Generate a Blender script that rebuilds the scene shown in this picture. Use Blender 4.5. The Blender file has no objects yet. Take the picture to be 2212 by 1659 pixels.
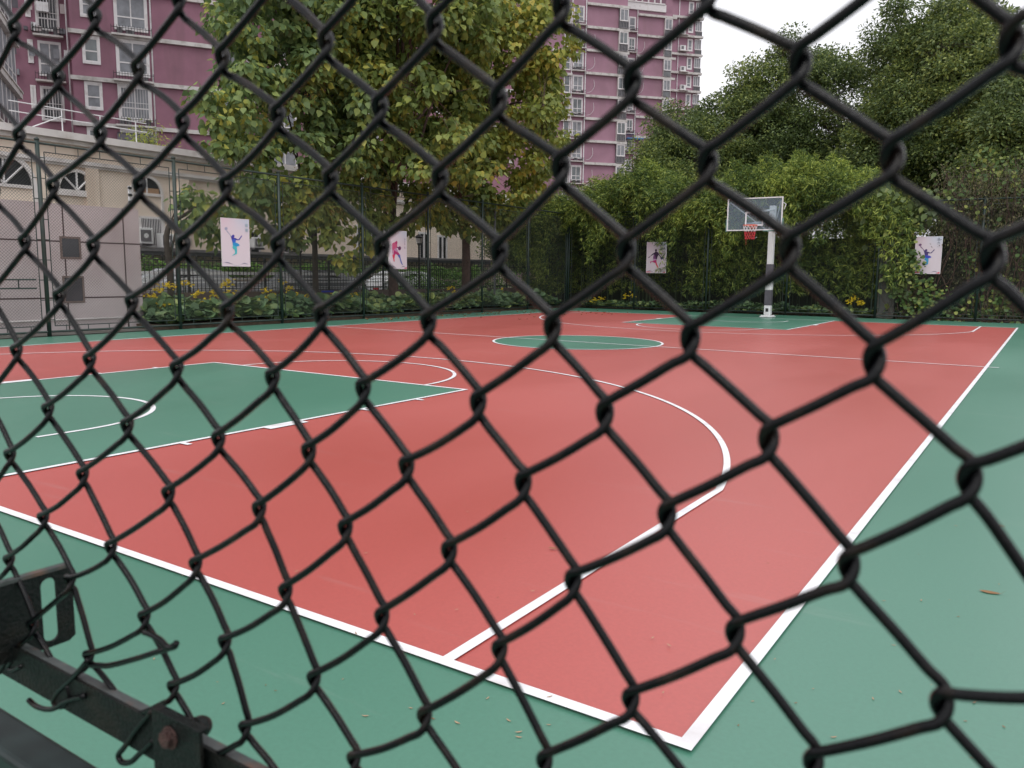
import bpy, math, random
import numpy as np
from mathutils import Vector
random.seed(7); rng = np.random.default_rng(11)
SC = bpy.context.scene
COL = SC.collection

# ---------------------------------------------------------------- camera
CAM = np.array([8.3217, -15.0227, 1.41287]); YAW, PIT, ROL = -0.585938, -0.1347495, 0.0101849
FPX = 3241.02 * 2212 / 4096                       # focal length in pixels of a 2212 px wide picture
cy, sy, cp, sp = math.cos(YAW), math.sin(YAW), math.cos(PIT), math.sin(PIT)
FW = np.array([sy*cp, cy*cp, sp]); R0 = np.array([cy, -sy, 0.]); U0 = np.cross(R0, FW)
RT = R0*math.cos(ROL) + U0*math.sin(ROL); UP = U0*math.cos(ROL) - R0*math.sin(ROL)
cd = bpy.data.cameras.new('camera'); cam = bpy.data.objects.new('camera', cd); COL.objects.link(cam)
from mathutils import Matrix
M = Matrix.Identity(4)
for i in range(3):
    M[i][0], M[i][1], M[i][2], M[i][3] = RT[i], UP[i], -FW[i], CAM[i]
cam.matrix_world = M
cd.sensor_width = 36; cd.lens = 3241.02/4096*36; cd.clip_start = 0.02; cd.clip_end = 2000
cd.dof.use_dof = True; cd.dof.focus_distance = 20.0; cd.dof.aperture_fstop = 12.5
SC.camera = cam

# ---------------------------------------------------------------- world, sun, exposure
SUN_EL, SUN_ROT = 62, 150
W = bpy.data.worlds.new('World'); SC.world = W; W.use_nodes = True
nt = W.node_tree; bg = nt.nodes['Background']
sky = nt.nodes.new('ShaderNodeTexSky'); sky.sky_type = 'NISHITA'; sky.sun_disc = False
sky.sun_elevation = math.radians(SUN_EL); sky.sun_rotation = math.radians(SUN_ROT)
sky.air_density = 1.0; sky.dust_density = 4.0; sky.ozone_density = 1.0
hs = nt.nodes.new('ShaderNodeHueSaturation'); hs.inputs['Saturation'].default_value = 0.10
nt.links.new(sky.outputs[0], hs.inputs['Color'])
# thick cloud evens the sky out: mix towards one pale grey
mx = nt.nodes.new('ShaderNodeMix'); mx.data_type = 'RGBA'; mx.inputs[0].default_value = 0.72
nt.links.new(hs.outputs[0], mx.inputs[6]); mx.inputs[7].default_value = (7.6, 7.6, 8.0, 1)
nt.links.new(mx.outputs[2], bg.inputs[0]); bg.inputs[1].default_value = 0.145
sd = bpy.data.lights.new('sun', 'SUN'); sd.energy = 0.7; sd.angle = math.radians(25); sd.color = (1, .96, .9)
so = bpy.data.objects.new('sun', sd); COL.objects.link(so)
az = math.radians(SUN_ROT); el = math.radians(SUN_EL)
sdir = Vector((math.sin(az)*math.cos(el), math.cos(az)*math.cos(el), math.sin(el)))
so.rotation_euler = sdir.to_track_quat('Z', 'Y').to_euler(); so.location = (0, 0, 60)
SC.view_settings.view_transform = 'Standard'; SC.view_settings.look = 'None'
SC.view_settings.exposure = 0.27; SC.view_settings.gamma = 1
SC.render.engine = 'CYCLES'
SC.cycles.transparent_max_bounces = 16

# ---------------------------------------------------------------- pixel -> place on a surface
def ray(x, y): return FW + RT*((x-1106)/FPX) - UP*((y-829.5)/FPX)
def onY(x, y, Y): d = ray(x, y); return CAM + d*((Y-CAM[1])/d[1])
def onX(x, y, X): d = ray(x, y); return CAM + d*((X-CAM[0])/d[0])
def onZ(x, y, Z=0.): d = ray(x, y); return CAM + d*((Z-CAM[2])/d[2])
class Plane:                                       # a vertical facade: point, heading, outward normal
    def __init__(s, px, depth, head):
        P = CAM + ray(px, 592)*depth; s.P = np.array([P[0], P[1], 0.])
        h = math.radians(head); s.D = np.array([math.sin(h), math.cos(h), 0.]); s.N = np.array([s.D[1], -s.D[0], 0.])
    def uz(s, x, y, off=0.):
        d = ray(x, y); P = s.P + s.N*off; t = ((P-CAM) @ s.N)/(d @ s.N); Q = CAM + d*t
        return float((Q-s.P) @ s.D), float(Q[2])
    def pt(s, u, z, off=0.): return s.P + s.D*u + s.N*off + np.array([0, 0, z])

# ---------------------------------------------------------------- materials
def newmat(name):
    m = bpy.data.materials.new(name); m.use_nodes = True
    return m, m.node_tree.nodes, m.node_tree.links, m.node_tree.nodes['Principled BSDF']
def srgb(r, g, b):
    f = lambda c: (c/255/12.92 if c/255 <= .04045 else ((c/255+.055)/1.055)**2.4)
    return (f(r), f(g), f(b), 1)
def mat(name, col, rough=.6, metal=0., spec=.5, var=.0, scale=3., bump=0., bscale=40., dirt=None, dscale=1.5, emis=None, streak=1.):
    m, N, L, b = newmat(name)
    b.inputs['Roughness'].default_value = rough; b.inputs['Metallic'].default_value = metal
    b.inputs['Specular IOR Level'].default_value = spec; b.inputs['Base Color'].default_value = col
    tc = N.new('ShaderNodeTexCoord')
    if var > 0 or dirt:
        nz = N.new('ShaderNodeTexNoise'); nz.inputs['Scale'].default_value = scale; nz.inputs['Detail'].default_value = 6
        L.new(tc.outputs['Object'], nz.inputs['Vector'])
        mr = N.new('ShaderNodeMapRange'); mr.inputs[1].default_value = .3; mr.inputs[2].default_value = .7
        mr.inputs[3].default_value = 1-var; mr.inputs[4].default_value = 1+var
        L.new(nz.outputs[0], mr.inputs[0])
        vm = N.new('ShaderNodeVectorMath'); vm.operation = 'SCALE'; vm.inputs[0].default_value = col[:3]
        L.new(mr.outputs[0], vm.inputs['Scale']); out = vm.outputs[0]
        if dirt:
            n2 = N.new('ShaderNodeTexNoise'); n2.inputs['Scale'].default_value = dscale; n2.inputs['Detail'].default_value = 8
            mq = N.new('ShaderNodeMapping'); mq.inputs['Scale'].default_value = (1, 1, streak); L.new(tc.outputs['Object'], mq.inputs[0]); L.new(mq.outputs[0], n2.inputs['Vector'])
            r2 = N.new('ShaderNodeMapRange'); r2.inputs[1].default_value = .52; r2.inputs[2].default_value = .72
            r2.inputs[3].default_value = 0; r2.inputs[4].default_value = dirt[1]
            L.new(n2.outputs[0], r2.inputs[0])
            mi = N.new('ShaderNodeMix'); mi.data_type = 'RGBA'; L.new(r2.outputs[0], mi.inputs[0])
            L.new(out, mi.inputs[6]); mi.inputs[7].default_value = dirt[0]; out = mi.outputs[2]
        L.new(out, b.inputs['Base Color'])
    if bump > 0:
        nb = N.new('ShaderNodeTexNoise'); nb.inputs['Scale'].default_value = bscale; nb.inputs['Detail'].default_value = 4
        L.new(tc.outputs['Object'], nb.inputs['Vector'])
        bp = N.new('ShaderNodeBump'); bp.inputs['Strength'].default_value = bump; bp.inputs['Distance'].default_value = .02
        L.new(nb.outputs[0], bp.inputs['Height']); L.new(bp.outputs[0], b.inputs['Normal'])
    if emis:
        b.inputs['Emission Color'].default_value = emis[0]; b.inputs['Emission Strength'].default_value = emis[1]
    return m
def leafmat(name, cols, rough=.5, transl=.35, nscale=.6, spec=.35):
    """one colour per leaf (random per island), pushed lighter or darker in broad patches"""
    m, N, L, b = newmat(name)
    ge = N.new('ShaderNodeNewGeometry'); tc = N.new('ShaderNodeTexCoord')
    nz = N.new('ShaderNodeTexNoise'); nz.inputs['Scale'].default_value = nscale; nz.inputs['Detail'].default_value = 3
    L.new(tc.outputs['Object'], nz.inputs['Vector'])
    mr = N.new('ShaderNodeMapRange'); mr.inputs[1].default_value = .3; mr.inputs[2].default_value = .7; mr.inputs[3].default_value = -.3; mr.inputs[4].default_value = .3
    L.new(nz.outputs[0], mr.inputs[0])
    ad = N.new('ShaderNodeMath'); ad.operation = 'ADD'; ad.use_clamp = True
    L.new(ge.outputs['Random Per Island'], ad.inputs[0]); L.new(mr.outputs[0], ad.inputs[1])
    cr = N.new('ShaderNodeValToRGB'); L.new(ad.outputs[0], cr.inputs[0])
    e = cr.color_ramp.elements
    while len(e) < len(cols): e.new(.5)
    for i, c in enumerate(cols): e[i].position = c[0]; e[i].color = c[1]
    L.new(cr.outputs[0], b.inputs['Base Color']); b.inputs['Roughness'].default_value = rough
    b.inputs['Specular IOR Level'].default_value = spec
    tr = N.new('ShaderNodeBsdfTranslucent'); L.new(cr.outputs[0], tr.inputs[0])
    ms = N.new('ShaderNodeMixShader'); ms.inputs[0].default_value = transl
    L.new(b.outputs[0], ms.inputs[1]); L.new(tr.outputs[0], ms.inputs[2])
    L.new(ms.outputs[0], N['Material Output'].inputs['Surface'])
    return m
def court_mat(name, col, col2):
    m, N, L, b = newmat(name)
    tc = N.new('ShaderNodeTexCoord')
    n1 = N.new('ShaderNodeTexNoise'); n1.inputs['Scale'].default_value = .35; n1.inputs['Detail'].default_value = 5
    mp = N.new('ShaderNodeMapping'); mp.inputs['Scale'].default_value = (1, .35, 1); mp.inputs['Rotation'].default_value = (0, 0, .5)
    L.new(tc.outputs['Object'], mp.inputs[0]); L.new(mp.outputs[0], n1.inputs['Vector'])
    mi = N.new('ShaderNodeMix'); mi.data_type = 'RGBA'; mi.inputs[6].default_value = col; mi.inputs[7].default_value = col2
    L.new(n1.outputs[0], mi.inputs[0])
    n2 = N.new('ShaderNodeTexNoise'); n2.inputs['Scale'].default_value = 60; n2.inputs['Detail'].default_value = 3
    L.new(tc.outputs['Object'], n2.inputs['Vector'])
    mr = N.new('ShaderNodeMapRange'); mr.inputs[1].default_value = .3; mr.inputs[2].default_value = .7; mr.inputs[3].default_value = .95; mr.inputs[4].default_value = 1.05
    L.new(n2.outputs[0], mr.inputs[0])
    vm = N.new('ShaderNodeVectorMath'); vm.operation = 'SCALE'; L.new(mi.outputs[2], vm.inputs[0]); L.new(mr.outputs[0], vm.inputs['Scale'])
    # faint scuffs with a shape of their own
    n3 = N.new('ShaderNodeTexNoise'); n3.inputs['Scale'].default_value = 1.6; n3.inputs['Detail'].default_value = 10; n3.inputs['Roughness'].default_value = .7
    m3 = N.new('ShaderNodeMapping'); m3.inputs['Scale'].default_value = (.25, 3.2, 1); m3.inputs['Rotation'].default_value = (0, 0, -.35)
    L.new(tc.outputs['Object'], m3.inputs[0]); L.new(m3.outputs[0], n3.inputs['Vector'])
    r3 = N.new('ShaderNodeMapRange'); r3.inputs[1].default_value = .6; r3.inputs[2].default_value = .8; r3.inputs[3].default_value = 0; r3.inputs[4].default_value = .28
    L.new(n3.outputs[0], r3.inputs[0])
    m4 = N.new('ShaderNodeMix'); m4.data_type = 'RGBA'; L.new(r3.outputs[0], m4.inputs[0]); L.new(vm.outputs[0], m4.inputs[6]); m4.inputs[7].default_value = (.45, .42, .4, 1)
    L.new(m4.outputs[2], b.inputs['Base Color'])
    rr = N.new('ShaderNodeMapRange'); rr.inputs[1].default_value = .3; rr.inputs[2].default_value = .7; rr.inputs[3].default_value = .30; rr.inputs[4].default_value = .46
    L.new(n1.outputs[0], rr.inputs[0]); L.new(rr.outputs[0], b.inputs['Roughness'])
    b.inputs['Specular IOR Level'].default_value = 1.0
    bp = N.new('ShaderNodeBump'); bp.inputs['Strength'].default_value = .25; bp.inputs['Distance'].default_value = .003
    n5 = N.new('ShaderNodeTexNoise'); n5.inputs['Scale'].default_value = 260; L.new(tc.outputs['Object'], n5.inputs['Vector'])
    L.new(n5.outputs[0], bp.inputs['Height']); L.new(bp.outputs[0], b.inputs['Normal'])
    return m
MT = {}
MT['red'] = court_mat('court_red', (.42, .080, .068, 1), (.49, .103, .09, 1))
MT['green'] = court_mat('court_green', (.055, .185, .127, 1), (.078, .232, .16, 1))
MT['line'] = mat('court_line_paint', (.80, .80, .82, 1), .5, var=.05, scale=8, dirt=((.45, .38, .36, 1), .45), dscale=5)
MT['soil'] = mat('soil', (.09, .065, .045, 1), .95, var=.3, scale=6, bump=.6, bscale=20)
MT['asphalt'] = mat('asphalt', (.10, .10, .10, 1), .9, var=.15, scale=8, bump=.3, bscale=80)
MT['wire'] = mat('black_coated_wire', (.0012, .0015, .0021, 1), .2, spec=.22, var=.2, scale=120, dirt=((.035, .022, .014, 1), .5), dscale=45, bump=.1, bscale=900)
MT['bar'] = mat('dark_painted_steel', (.006, .008, .0075, 1), .4, spec=.22, var=.3, scale=60, dirt=((.05, .028, .016, 1), .15), dscale=28, bump=.3, bscale=300)
MT['barlight'] = mat('pale_steel_edge', (.06, .068, .066, 1), .45, var=.25, scale=90, dirt=((.2, .08, .04, 1), .5), dscale=50)  # paler steel for the upper lips of rail and plate, with rust
MT['rust'] = mat('rusty_bolt', (.06, .025, .02, 1), .7, var=.4, scale=150, bump=.5, bscale=500)
MT['gpaint'] = mat('green_fence_paint', (.016, .033, .028, 1), .45, var=.15, scale=5, dirt=((.05, .05, .03, 1), .5), dscale=4)
MT['gmesh'] = mat('green_wire_mesh', (.012, .02, .017, 1), .6)
MT['white'] = mat('white_paint', (.74, .74, .75, 1), .45, var=.05, scale=4, dirt=((.4, .37, .33, 1), .45), dscale=3)
MT['plum'] = mat('plum_wall_tiles', (.27, .125, .172, 1), .7, var=.10, scale=1.1, dirt=((.15, .085, .095, 1), .5), dscale=.9, streak=.12)
MT['plum2'] = mat('mauve_wall_tiles', (.325, .178, .235, 1), .7, var=.1, scale=.6, dirt=((.22, .14, .15, 1), .5), dscale=.6, streak=.1)
MT['ledge'] = mat('weathered_white_ledge', (.56, .54, .52, 1), .8, var=.1, scale=2, dirt=((.22, .20, .17, 1), .7), dscale=1.6)
MT['frame'] = mat('white_window_frame', (.72, .70, .70, 1), .5, var=.06, scale=2, dirt=((.35, .3, .27, 1), .5), dscale=2)
MT['glass'] = mat('window_glass', (.10, .115, .12, 1), .12, spec=.8, var=.55, scale=.9)
MT['curtain'] = mat('net_curtain', (.24, .25, .27, 1), .8, var=.25, scale=1.8)
MT['darkglass'] = mat('dark_window', (.03, .03, .035, 1), .2, spec=.7, var=.5, scale=1.2)
MT['iron'] = mat('black_iron', (.012, .012, .013, 1), .5, var=.2, scale=8)
MT['rail'] = mat('grey_balcony_rail', (.16, .15, .16, 1), .6, var=.3, scale=3)
MT['cream'] = mat('cream_render', (.80, .68, .57, 1), .85, var=.07, scale=.8, dirt=((.5, .38, .29, 1), .6), dscale=1.2, streak=.12)
MT['trim'] = mat('off_white_trim', (.72, .68, .66, 1), .75, var=.08, scale=2, dirt=((.4, .34, .3, 1), .6), dscale=1.8)
MT['tile'] = mat('grey_pink_cladding', (.50, .44, .435, 1), .6, var=.06, scale=1.2, dirt=((.26, .2, .19, 1), .4), dscale=.9)
MT['annexframe'] = mat('brown_window_frame', (.16, .12, .105, 1), .6, var=.2, scale=6)
MT['joint'] = mat('dark_panel_joint', (.07, .045, .045, 1), .8)
MT['acwhite'] = mat('air_conditioner_white', (.68, .68, .68, 1), .5, var=.05, scale=3)
MT['grey'] = mat('dark_grey_padding', (.09, .085, .10, 1), .6, var=.15, scale=5)
MT['orange'] = mat('orange_rim', (.75, .10, .03, 1), .45)
MT['netwhite'] = mat('white_net_cord', (.75, .72, .72, 1), .8)
MT['netred'] = mat('red_net_cord', (.62, .05, .07, 1), .8)
MT['padgreen'] = mat('green_edge_padding', (.12, .24, .21, 1), .6, var=.1, scale=6)
MT['bark'] = mat('reddish_bark', (.085, .05, .04, 1), .95, var=.3, scale=8, bump=.8, bscale=30)
MT['bark2'] = mat('grey_bark', (.06, .048, .038, 1), .95, var=.3, scale=8, bump=.8, bscale=30)
MT['culm'] = mat('bamboo_culm', (.05, .07, .03, 1), .6, var=.3, scale=4)
MT['concrete'] = mat('mossy_concrete', (.13, .125, .112, 1), .9, var=.2, scale=3, dirt=((.06, .07, .04, 1), .7), dscale=2)
MT['lowwall'] = mat('brown_low_wall', (.13, .095, .08, 1), .9, var=.2, scale=4)
MT['carwhite'] = mat('white_car_paint', (.70, .71, .73, 1), .25, spec=.6)
MT['carsilver'] = mat('silver_car_paint', (.42, .43, .45, 1), .3, metal=.4)
MT['cargrey'] = mat('grey_car_paint', (.12, .125, .135, 1), .3)
MT['tyre'] = mat('tyre_rubber', (.02, .02, .02, 1), .85)
MT['taillight'] = mat('red_lamp_lens', (.55, .02, .03, 1), .3)
MT['blue'] = mat('blue_sign', (.02, .04, .5, 1), .5)
MT['yellow'] = mat('yellow_petals', (.86, .66, .02, 1), .6, var=.15, scale=20)
MT['deadleaf'] = leafmat('dry_leaf', [(0, (.10, .05, .025, 1)), (.5, (.24, .12, .06, 1)), (1, (.42, .30, .12, 1))], .7, .1)
MT['seed'] = leafmat('winged_seed', [(0, (.25, .13, .07, 1)), (1, (.55, .42, .28, 1))], .7, .1)
MT['leafA'] = leafmat('broad_leaf_green', [(0, (.12, .175, .05, 1)), (.5, (.20, .265, .07, 1)), (.92, (.33, .37, .08, 1)), (1, (.48, .44, .09, 1))], .5, .36, .5)
MT['leafB'] = leafmat('broad_leaf_bluish', [(0, (.10, .165, .065, 1)), (.5, (.17, .25, .09, 1)), (.95, (.28, .35, .09, 1)), (1, (.42, .42, .09, 1))], .5, .36, .5)
MT['leafC'] = leafmat('broad_leaf_turning', [(0, (.16, .205, .05, 1)), (.5, (.26, .31, .07, 1)), (.9, (.41, .42, .08, 1)), (1, (.52, .43, .08, 1))], .5, .36, .5)
MT['panicle'] = leafmat('seed_panicle', [(0, (.26, .14, .07, 1)), (1, (.42, .26, .06, 1))], .7, .1)
MT['camphor'] = leafmat('camphor_leaf', [(0, (.075, .115, .045, 1)), (.6, (.15, .21, .07, 1)), (1, (.33, .38, .10, 1))], .4, .33, .35)
MT['bambooleaf'] = leafmat('bamboo_leaf', [(0, (.055, .10, .035, 1)), (.45, (.15, .23, .06, 1)), (1, (.48, .56, .12, 1))], .5, .35, .5)
MT['ivy'] = leafmat('climber_leaf', [(0, (.05, .10, .03, 1)), (.6, (.10, .17, .045, 1)), (1, (.30, .33, .08, 1))], .5, .25, 1.2)
MT['brownvine'] = leafmat('dried_creeper', [(0, (.04, .035, .024, 1)), (.5, (.075, .058, .038, 1)), (.7, (.08, .10, .045, 1)), (1, (.17, .16, .07, 1))], .8, .15, 1.)
MT['bedleaf'] = leafmat('bed_leaf', [(0, (.09, .16, .08, 1)), (.6, (.18, .29, .13, 1)), (1, (.36, .44, .15, 1))], .4, .2, .9)
MT['hedge'] = leafmat('hedge_leaf', [(0, (.07, .16, .03, 1)), (.6, (.15, .32, .05, 1)), (1, (.27, .48, .08, 1))], .5, .25, 1.)

# ---------------------------------------------------------------- mesh helpers
def mesh_obj(name, verts, faces, m=None, parent=None, smooth=False, mats=None, midx=None):
    me = bpy.data.meshes.new(name)
    me.from_pydata([tuple(map(float, v)) for v in verts], [], faces)
    if mats:
        for q in mats: me.materials.append(q)
        me.polygons.foreach_set('material_index', midx)
    elif m: me.materials.append(m)
    if smooth: me.polygons.foreach_set('use_smooth', [True]*len(me.polygons))
    me.update()
    o = bpy.data.objects.new(name, me); COL.objects.link(o)
    if parent: o.parent = parent
    return o
class MB:
    def __init__(s): s.v = []; s.f = []; s.mi = []
    def add(s, V, F, k=0):
        n = len(s.v); s.v += [tuple(map(float, p)) for p in V]; s.f += [tuple(i+n for i in f) for f in F]; s.mi += [k]*len(F)
    def obox(s, c, ax, ay, az, k=0):               # centre and three half-axis vectors
        c = np.array(c, float); ax, ay, az = (np.array(a, float) for a in (ax, ay, az))
        V = [c+sx*ax+sy_*ay+sz*az for sz in (-1, 1) for sy_ in (-1, 1) for sx in (-1, 1)]
        s.add(V, [(0, 2, 3, 1), (4, 5, 7, 6), (0, 1, 5, 4), (2, 6, 7, 3), (0, 4, 6, 2), (1, 3, 7, 5)], k)
    def box(s, x0, x1, y0, y1, z0, z1, k=0):
        s.obox(((x0+x1)/2, (y0+y1)/2, (z0+z1)/2), ((x1-x0)/2, 0, 0), (0, (y1-y0)/2, 0), (0, 0, (z1-z0)/2), k)
    def tube(s, pts, r, n=8, k=0, caps=True, rs=None):
        P = np.array(pts, float); m = len(P)
        T = np.zeros_like(P); T[1:-1] = P[2:]-P[:-2]; T[0] = P[1]-P[0]; T[-1] = P[-1]-P[-2]
        T /= np.linalg.norm(T, axis=1)[:, None]+1e-12
        a = np.array([0, 0, 1.]) if abs(T[0][2]) < .9 else np.array([1., 0, 0])
        nrm = np.cross(T[0], a); nrm /= np.linalg.norm(nrm)
        base = len(s.v); ang = np.linspace(0, 2*np.pi, n, endpoint=False)
        for i in range(m):
            if i: nrm = nrm - T[i]*(nrm @ T[i]); nrm /= np.linalg.norm(nrm)
            b = np.cross(T[i], nrm); rr = rs[i] if rs is not None else r
            for q in ang: s.v.append(tuple(P[i]+rr*(math.cos(q)*nrm+math.sin(q)*b)))
        for i in range(m-1):
            for j in range(n):
                a0 = base+i*n+j; a1 = base+i*n+(j+1) % n
                s.f.append((a0, a1, a1+n, a0+n)); s.mi.append(k)
        if caps:
            s.f.append(tuple(base+j for j in range(n))[::-1]); s.f.append(tuple(base+(m-1)*n+j for j in range(n))); s.mi += [k, k]
    def build(s, name, m=None, parent=None, smooth=False, mats=None):
        return mesh_obj(name, s.v, s.f, m, parent, smooth, mats, s.mi if mats else None)
def empty(name, loc=(0, 0, 0)):
    o = bpy.data.objects.new(name, None); COL.objects.link(o); o.location = tuple(map(float, loc)); o.empty_display_size = .3; return o
def tag(o, label=None, cat=None, group=None, kind=None):
    if label: o['label'] = label
    if cat: o['category'] = cat
    if group: o['group'] = group
    if kind: o['kind'] = kind
    return o
def thing(name, label, cat, loc=(0, 0, 0), group=None): return tag(empty(name, loc), label, cat, group)
def keep(o, root):                                 # parent a world-space mesh under a placed Empty
    o.parent = root; o.matrix_parent_inverse = Matrix.Translation(-root.location); return o
def catmull(P, seg=8):
    P = np.array(P, float); out = []
    Q = np.vstack([2*P[0]-P[1], P, 2*P[-1]-P[-2]])
    for i in range(1, len(Q)-2):
        p0, p1, p2, p3 = Q[i-1:i+3]
        t0 = 0; t1 = t0+np.linalg.norm(p1-p0)**.5; t2 = t1+np.linalg.norm(p2-p1)**.5; t3 = t2+np.linalg.norm(p3-p2)**.5
        for k in range(seg):
            t = t1+(t2-t1)*k/seg
            A1 = (t1-t)/(t1-t0)*p0+(t-t0)/(t1-t0)*p1; A2 = (t2-t)/(t2-t1)*p1+(t-t1)/(t2-t1)*p2; A3 = (t3-t)/(t3-t2)*p2+(t-t2)/(t3-t2)*p3
            B1 = (t2-t)/(t2-t0)*A1+(t-t0)/(t2-t0)*A2; B2 = (t3-t)/(t3-t1)*A2+(t-t1)/(t3-t1)*A3
            out.append((t2-t)/(t2-t1)*B1+(t-t1)/(t2-t1)*B2)
    out.append(P[-1]); return np.array(out)

# ---------------------------------------------------------------- ground and court
def sheet(name, polys, z, m):
    mb = MB()
    for p in polys: mb.add([(x, y, z) for x, y in p], [tuple(range(len(p)))])
    return tag(mb.build(name, m), kind='structure')
def ring(cx, cy_, r0, r1, a0, a1, n=64):
    out = []
    for i in range(n):
        t0 = a0+(a1-a0)*i/n; t1 = a0+(a1-a0)*(i+1)/n
        out.append([(cx+r0*math.cos(t0), cy_+r0*math.sin(t0)), (cx+r1*math.cos(t0), cy_+r1*math.sin(t0)),
                    (cx+r1*math.cos(t1), cy_+r1*math.sin(t1)), (cx+r0*math.cos(t1), cy_+r0*math.sin(t1))])
    return out
CW, CL, KH, KL, BD, SO = 7.534, 12.85, 2.457, 5.705, 2.952, .9306
def rect(x0, x1, y0, y1): return [(x0, y0), (x1, y0), (x1, y1), (x0, y1)]
gd = MB(); gd.add([(-600, -600, -.03), (600, -600, -.03), (600, 600, -.03), (-600, 600, -.03)], [(0, 1, 2, 3)])
tag(gd.build('ground', MT['soil']), kind='structure')
sheet('court_floor', [rect(-9.33, 11.5, -16.6, 15.82)], 0, MT['green'])
sheet('road', [rect(-17.2, -13.0, -30, 60)], -.02, MT['asphalt'])
sheet('playing_area', [rect(-CW+.03, CW-.03, -CL+.03, CL-.03)], .004, MT['red'])
kp = [rect(-KH+.02, KH-.02, -CL+.02, -CL+KL-.02), rect(-KH+.02, KH-.02, CL-KL+.02, CL-.02)]
kp.append([(1.775*math.cos(t), 1.775*math.sin(t)) for t in np.linspace(0, 2*math.pi, 96, endpoint=False)])
sheet('painted_key_areas', kp, .008, MT['green'])
lw = .05; L = []
L += [rect(-CW, CW, -CL, -CL+lw), rect(-CW, CW, CL-lw, CL), rect(-CW, -CW+lw, -CL+lw, CL-lw), rect(CW-lw, CW, -CL+lw, CL-lw)]
L += [rect(-CW+lw, CW-lw, -lw/2, lw/2), rect(CW, CW+.15, -lw/2, lw/2), rect(-CW-.15, -CW, -lw/2, lw/2)]
L += [p for p in ring(0, 0, 1.75, 1.8, math.asin(.025/1.8), math.pi-math.asin(.025/1.8))] + [p for p in ring(0, 0, 1.75, 1.8, math.pi+.014, 2*math.pi-.014)]
for s in (-1, 1):
    def R(x0, x1, y0, y1): L.append(rect(x0, x1, *(sorted((s*y0, s*y1)))))
    yf = CL-KL
    R(-KH, KH, yf, yf+lw); R(-KH, -KH+lw, yf+lw, CL-lw); R(KH-lw, KH, yf+lw, CL-lw)
    a = (math.pi, 2*math.pi) if s > 0 else (0, math.pi)
    L += ring(0, s*yf, 1.75, 1.8, *a)
    L += ring(0, s*(CL-1.575), 1.25, 1.30, *a, 48)
    for sx in (-1, 1):
        x0, x1 = sorted((sx*1.25, sx*1.30)); R(x0, x1, CL-1.575, CL-1.2)
        x0, x1 = sorted((sx*(CW-SO), sx*(CW-SO-lw))); R(x0, x1, CL-BD, CL-lw)
        for q, wd in ((1.75, .05), (3.0, .05), (3.85, .05), (4.7, .05)):   # lane marks outside the key
            x0, x1 = sorted((sx*KH, sx*(KH+.10))); R(x0, x1, CL-q-wd, CL-q)
        x0, x1 = sorted((sx*KH, sx*(KH+.10))); R(x0, x1, CL-3.0+.0, CL-2.6)
    rb = math.hypot(CW-SO, BD-1.575); ab = math.atan2(-(BD-1.575), CW-SO)   # three-point arc through both bends
    h = 12.85-1.575
    a0, a1 = math.pi-ab, 2*math.pi+ab
    if s < 0: a0, a1 = -ab, math.pi+ab
    L += ring(0, s*h, rb-lw, rb, a0, a1, 96)
sheet('court_markings', L, .012, MT['line'])

# ---------------------------------------------------------------- the chain link fence right in front of the lens
KN = """0 0 1213 22;0 2 1211 370;0 4 1193 716;0 6 1130 1051;0 8 1079 1411;-1 1 1077 227;-1 3 1078 556;-1 5 1033 879;-1 7 970 1198;-1 9 917 1554
1 1 1366 185;1 3 1352 551;1 5 1306 901;1 7 1238 1261;1 9 1176 1650;2 2 1528 360;2 4 1491 738;2 6 1440 1119;2 8 1362 1516;2 0 1531 -14
3 1 1728 142;3 3 1705 546;3 5 1660 954;3 7 1587 1371;4 2 1926 345;4 4 1888 782;4 6 1833 1225;4 8 1756 1650;5 1 2186 95;5 3 2142 560;5 5 2094 1036;5 7 2034 1521;6 6 2330 1462;6 4 2350 860
-2 0 939 67;-2 2 950 398;-2 4 925 706;-2 6 878 1016;-2 8 825 1341;-3 1 820 242;-3 3 825 546;-3 5 785 849;-3 7 746 1150;-3 9 678 1474
-4 0 704 102;-4 2 714 399;-4 4 694 691;-4 6 667 985;-4 8 617 1286;-4 10 530 1579;-5 1 600 260;-5 3 600 543;-5 5 589 826;-5 7 560 1109;-5 9 486 1394
-6 0 481 136;-6 2 489 411;-6 4 491 684;-6 6 472 959;-6 8 423 1228;-6 10 375 1491;-7 -1 386 12;-7 1 395 277;-7 3 397 539;-7 5 382 807;-7 7 364 1075;-7 9 312 1341
-8 0 299 160;-8 2 302 411;-8 4 285 663;-8 6 275 929;-8 8 240 1190;-8 10 192 1424;-9 -1 205 47;-9 1 217 300;-9 3 202 543;-9 5 194 788;-9 7 179 1035;-9 9 152 1260
-10 0 126 177;-10 2 115 413;-10 4 129 649;-10 6 104 894;-10 8 94 1127;-10 10 70 1359;-11 -1 32 72;-11 1 42 305;-11 3 54 532;-11 5 36 767;-11 7 22 991;-11 9 20 1218"""
YF = -14.686
K = {}
for l in KN.replace('\n', ';').split(';'):
    c, s_, x, y = map(float, l.split()); p = onY(x, y, YF); K[(int(c), int(s_))] = np.array([p[0], p[2]])
known = list(K.items()); kc = np.array([k for k, _ in known], float); kv = np.array([v for _, v in known])
for c in range(-16, 13):
    for s_ in range(-5, 13):
        if (c+s_) % 2 or (c, s_) in K: continue
        w = 1/(((kc-[c, s_])**2).sum(1)+1.5)**1.6
        A = np.column_stack([kc, np.ones(len(kc))])
        sol = np.linalg.lstsq(A*w[:, None]**.5, kv*w[:, None]**.5, rcond=None)[0]
        K[(c, s_)] = np.array([c, s_, 1.]) @ sol
ZB = 1.0585; WR = .00235
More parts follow.
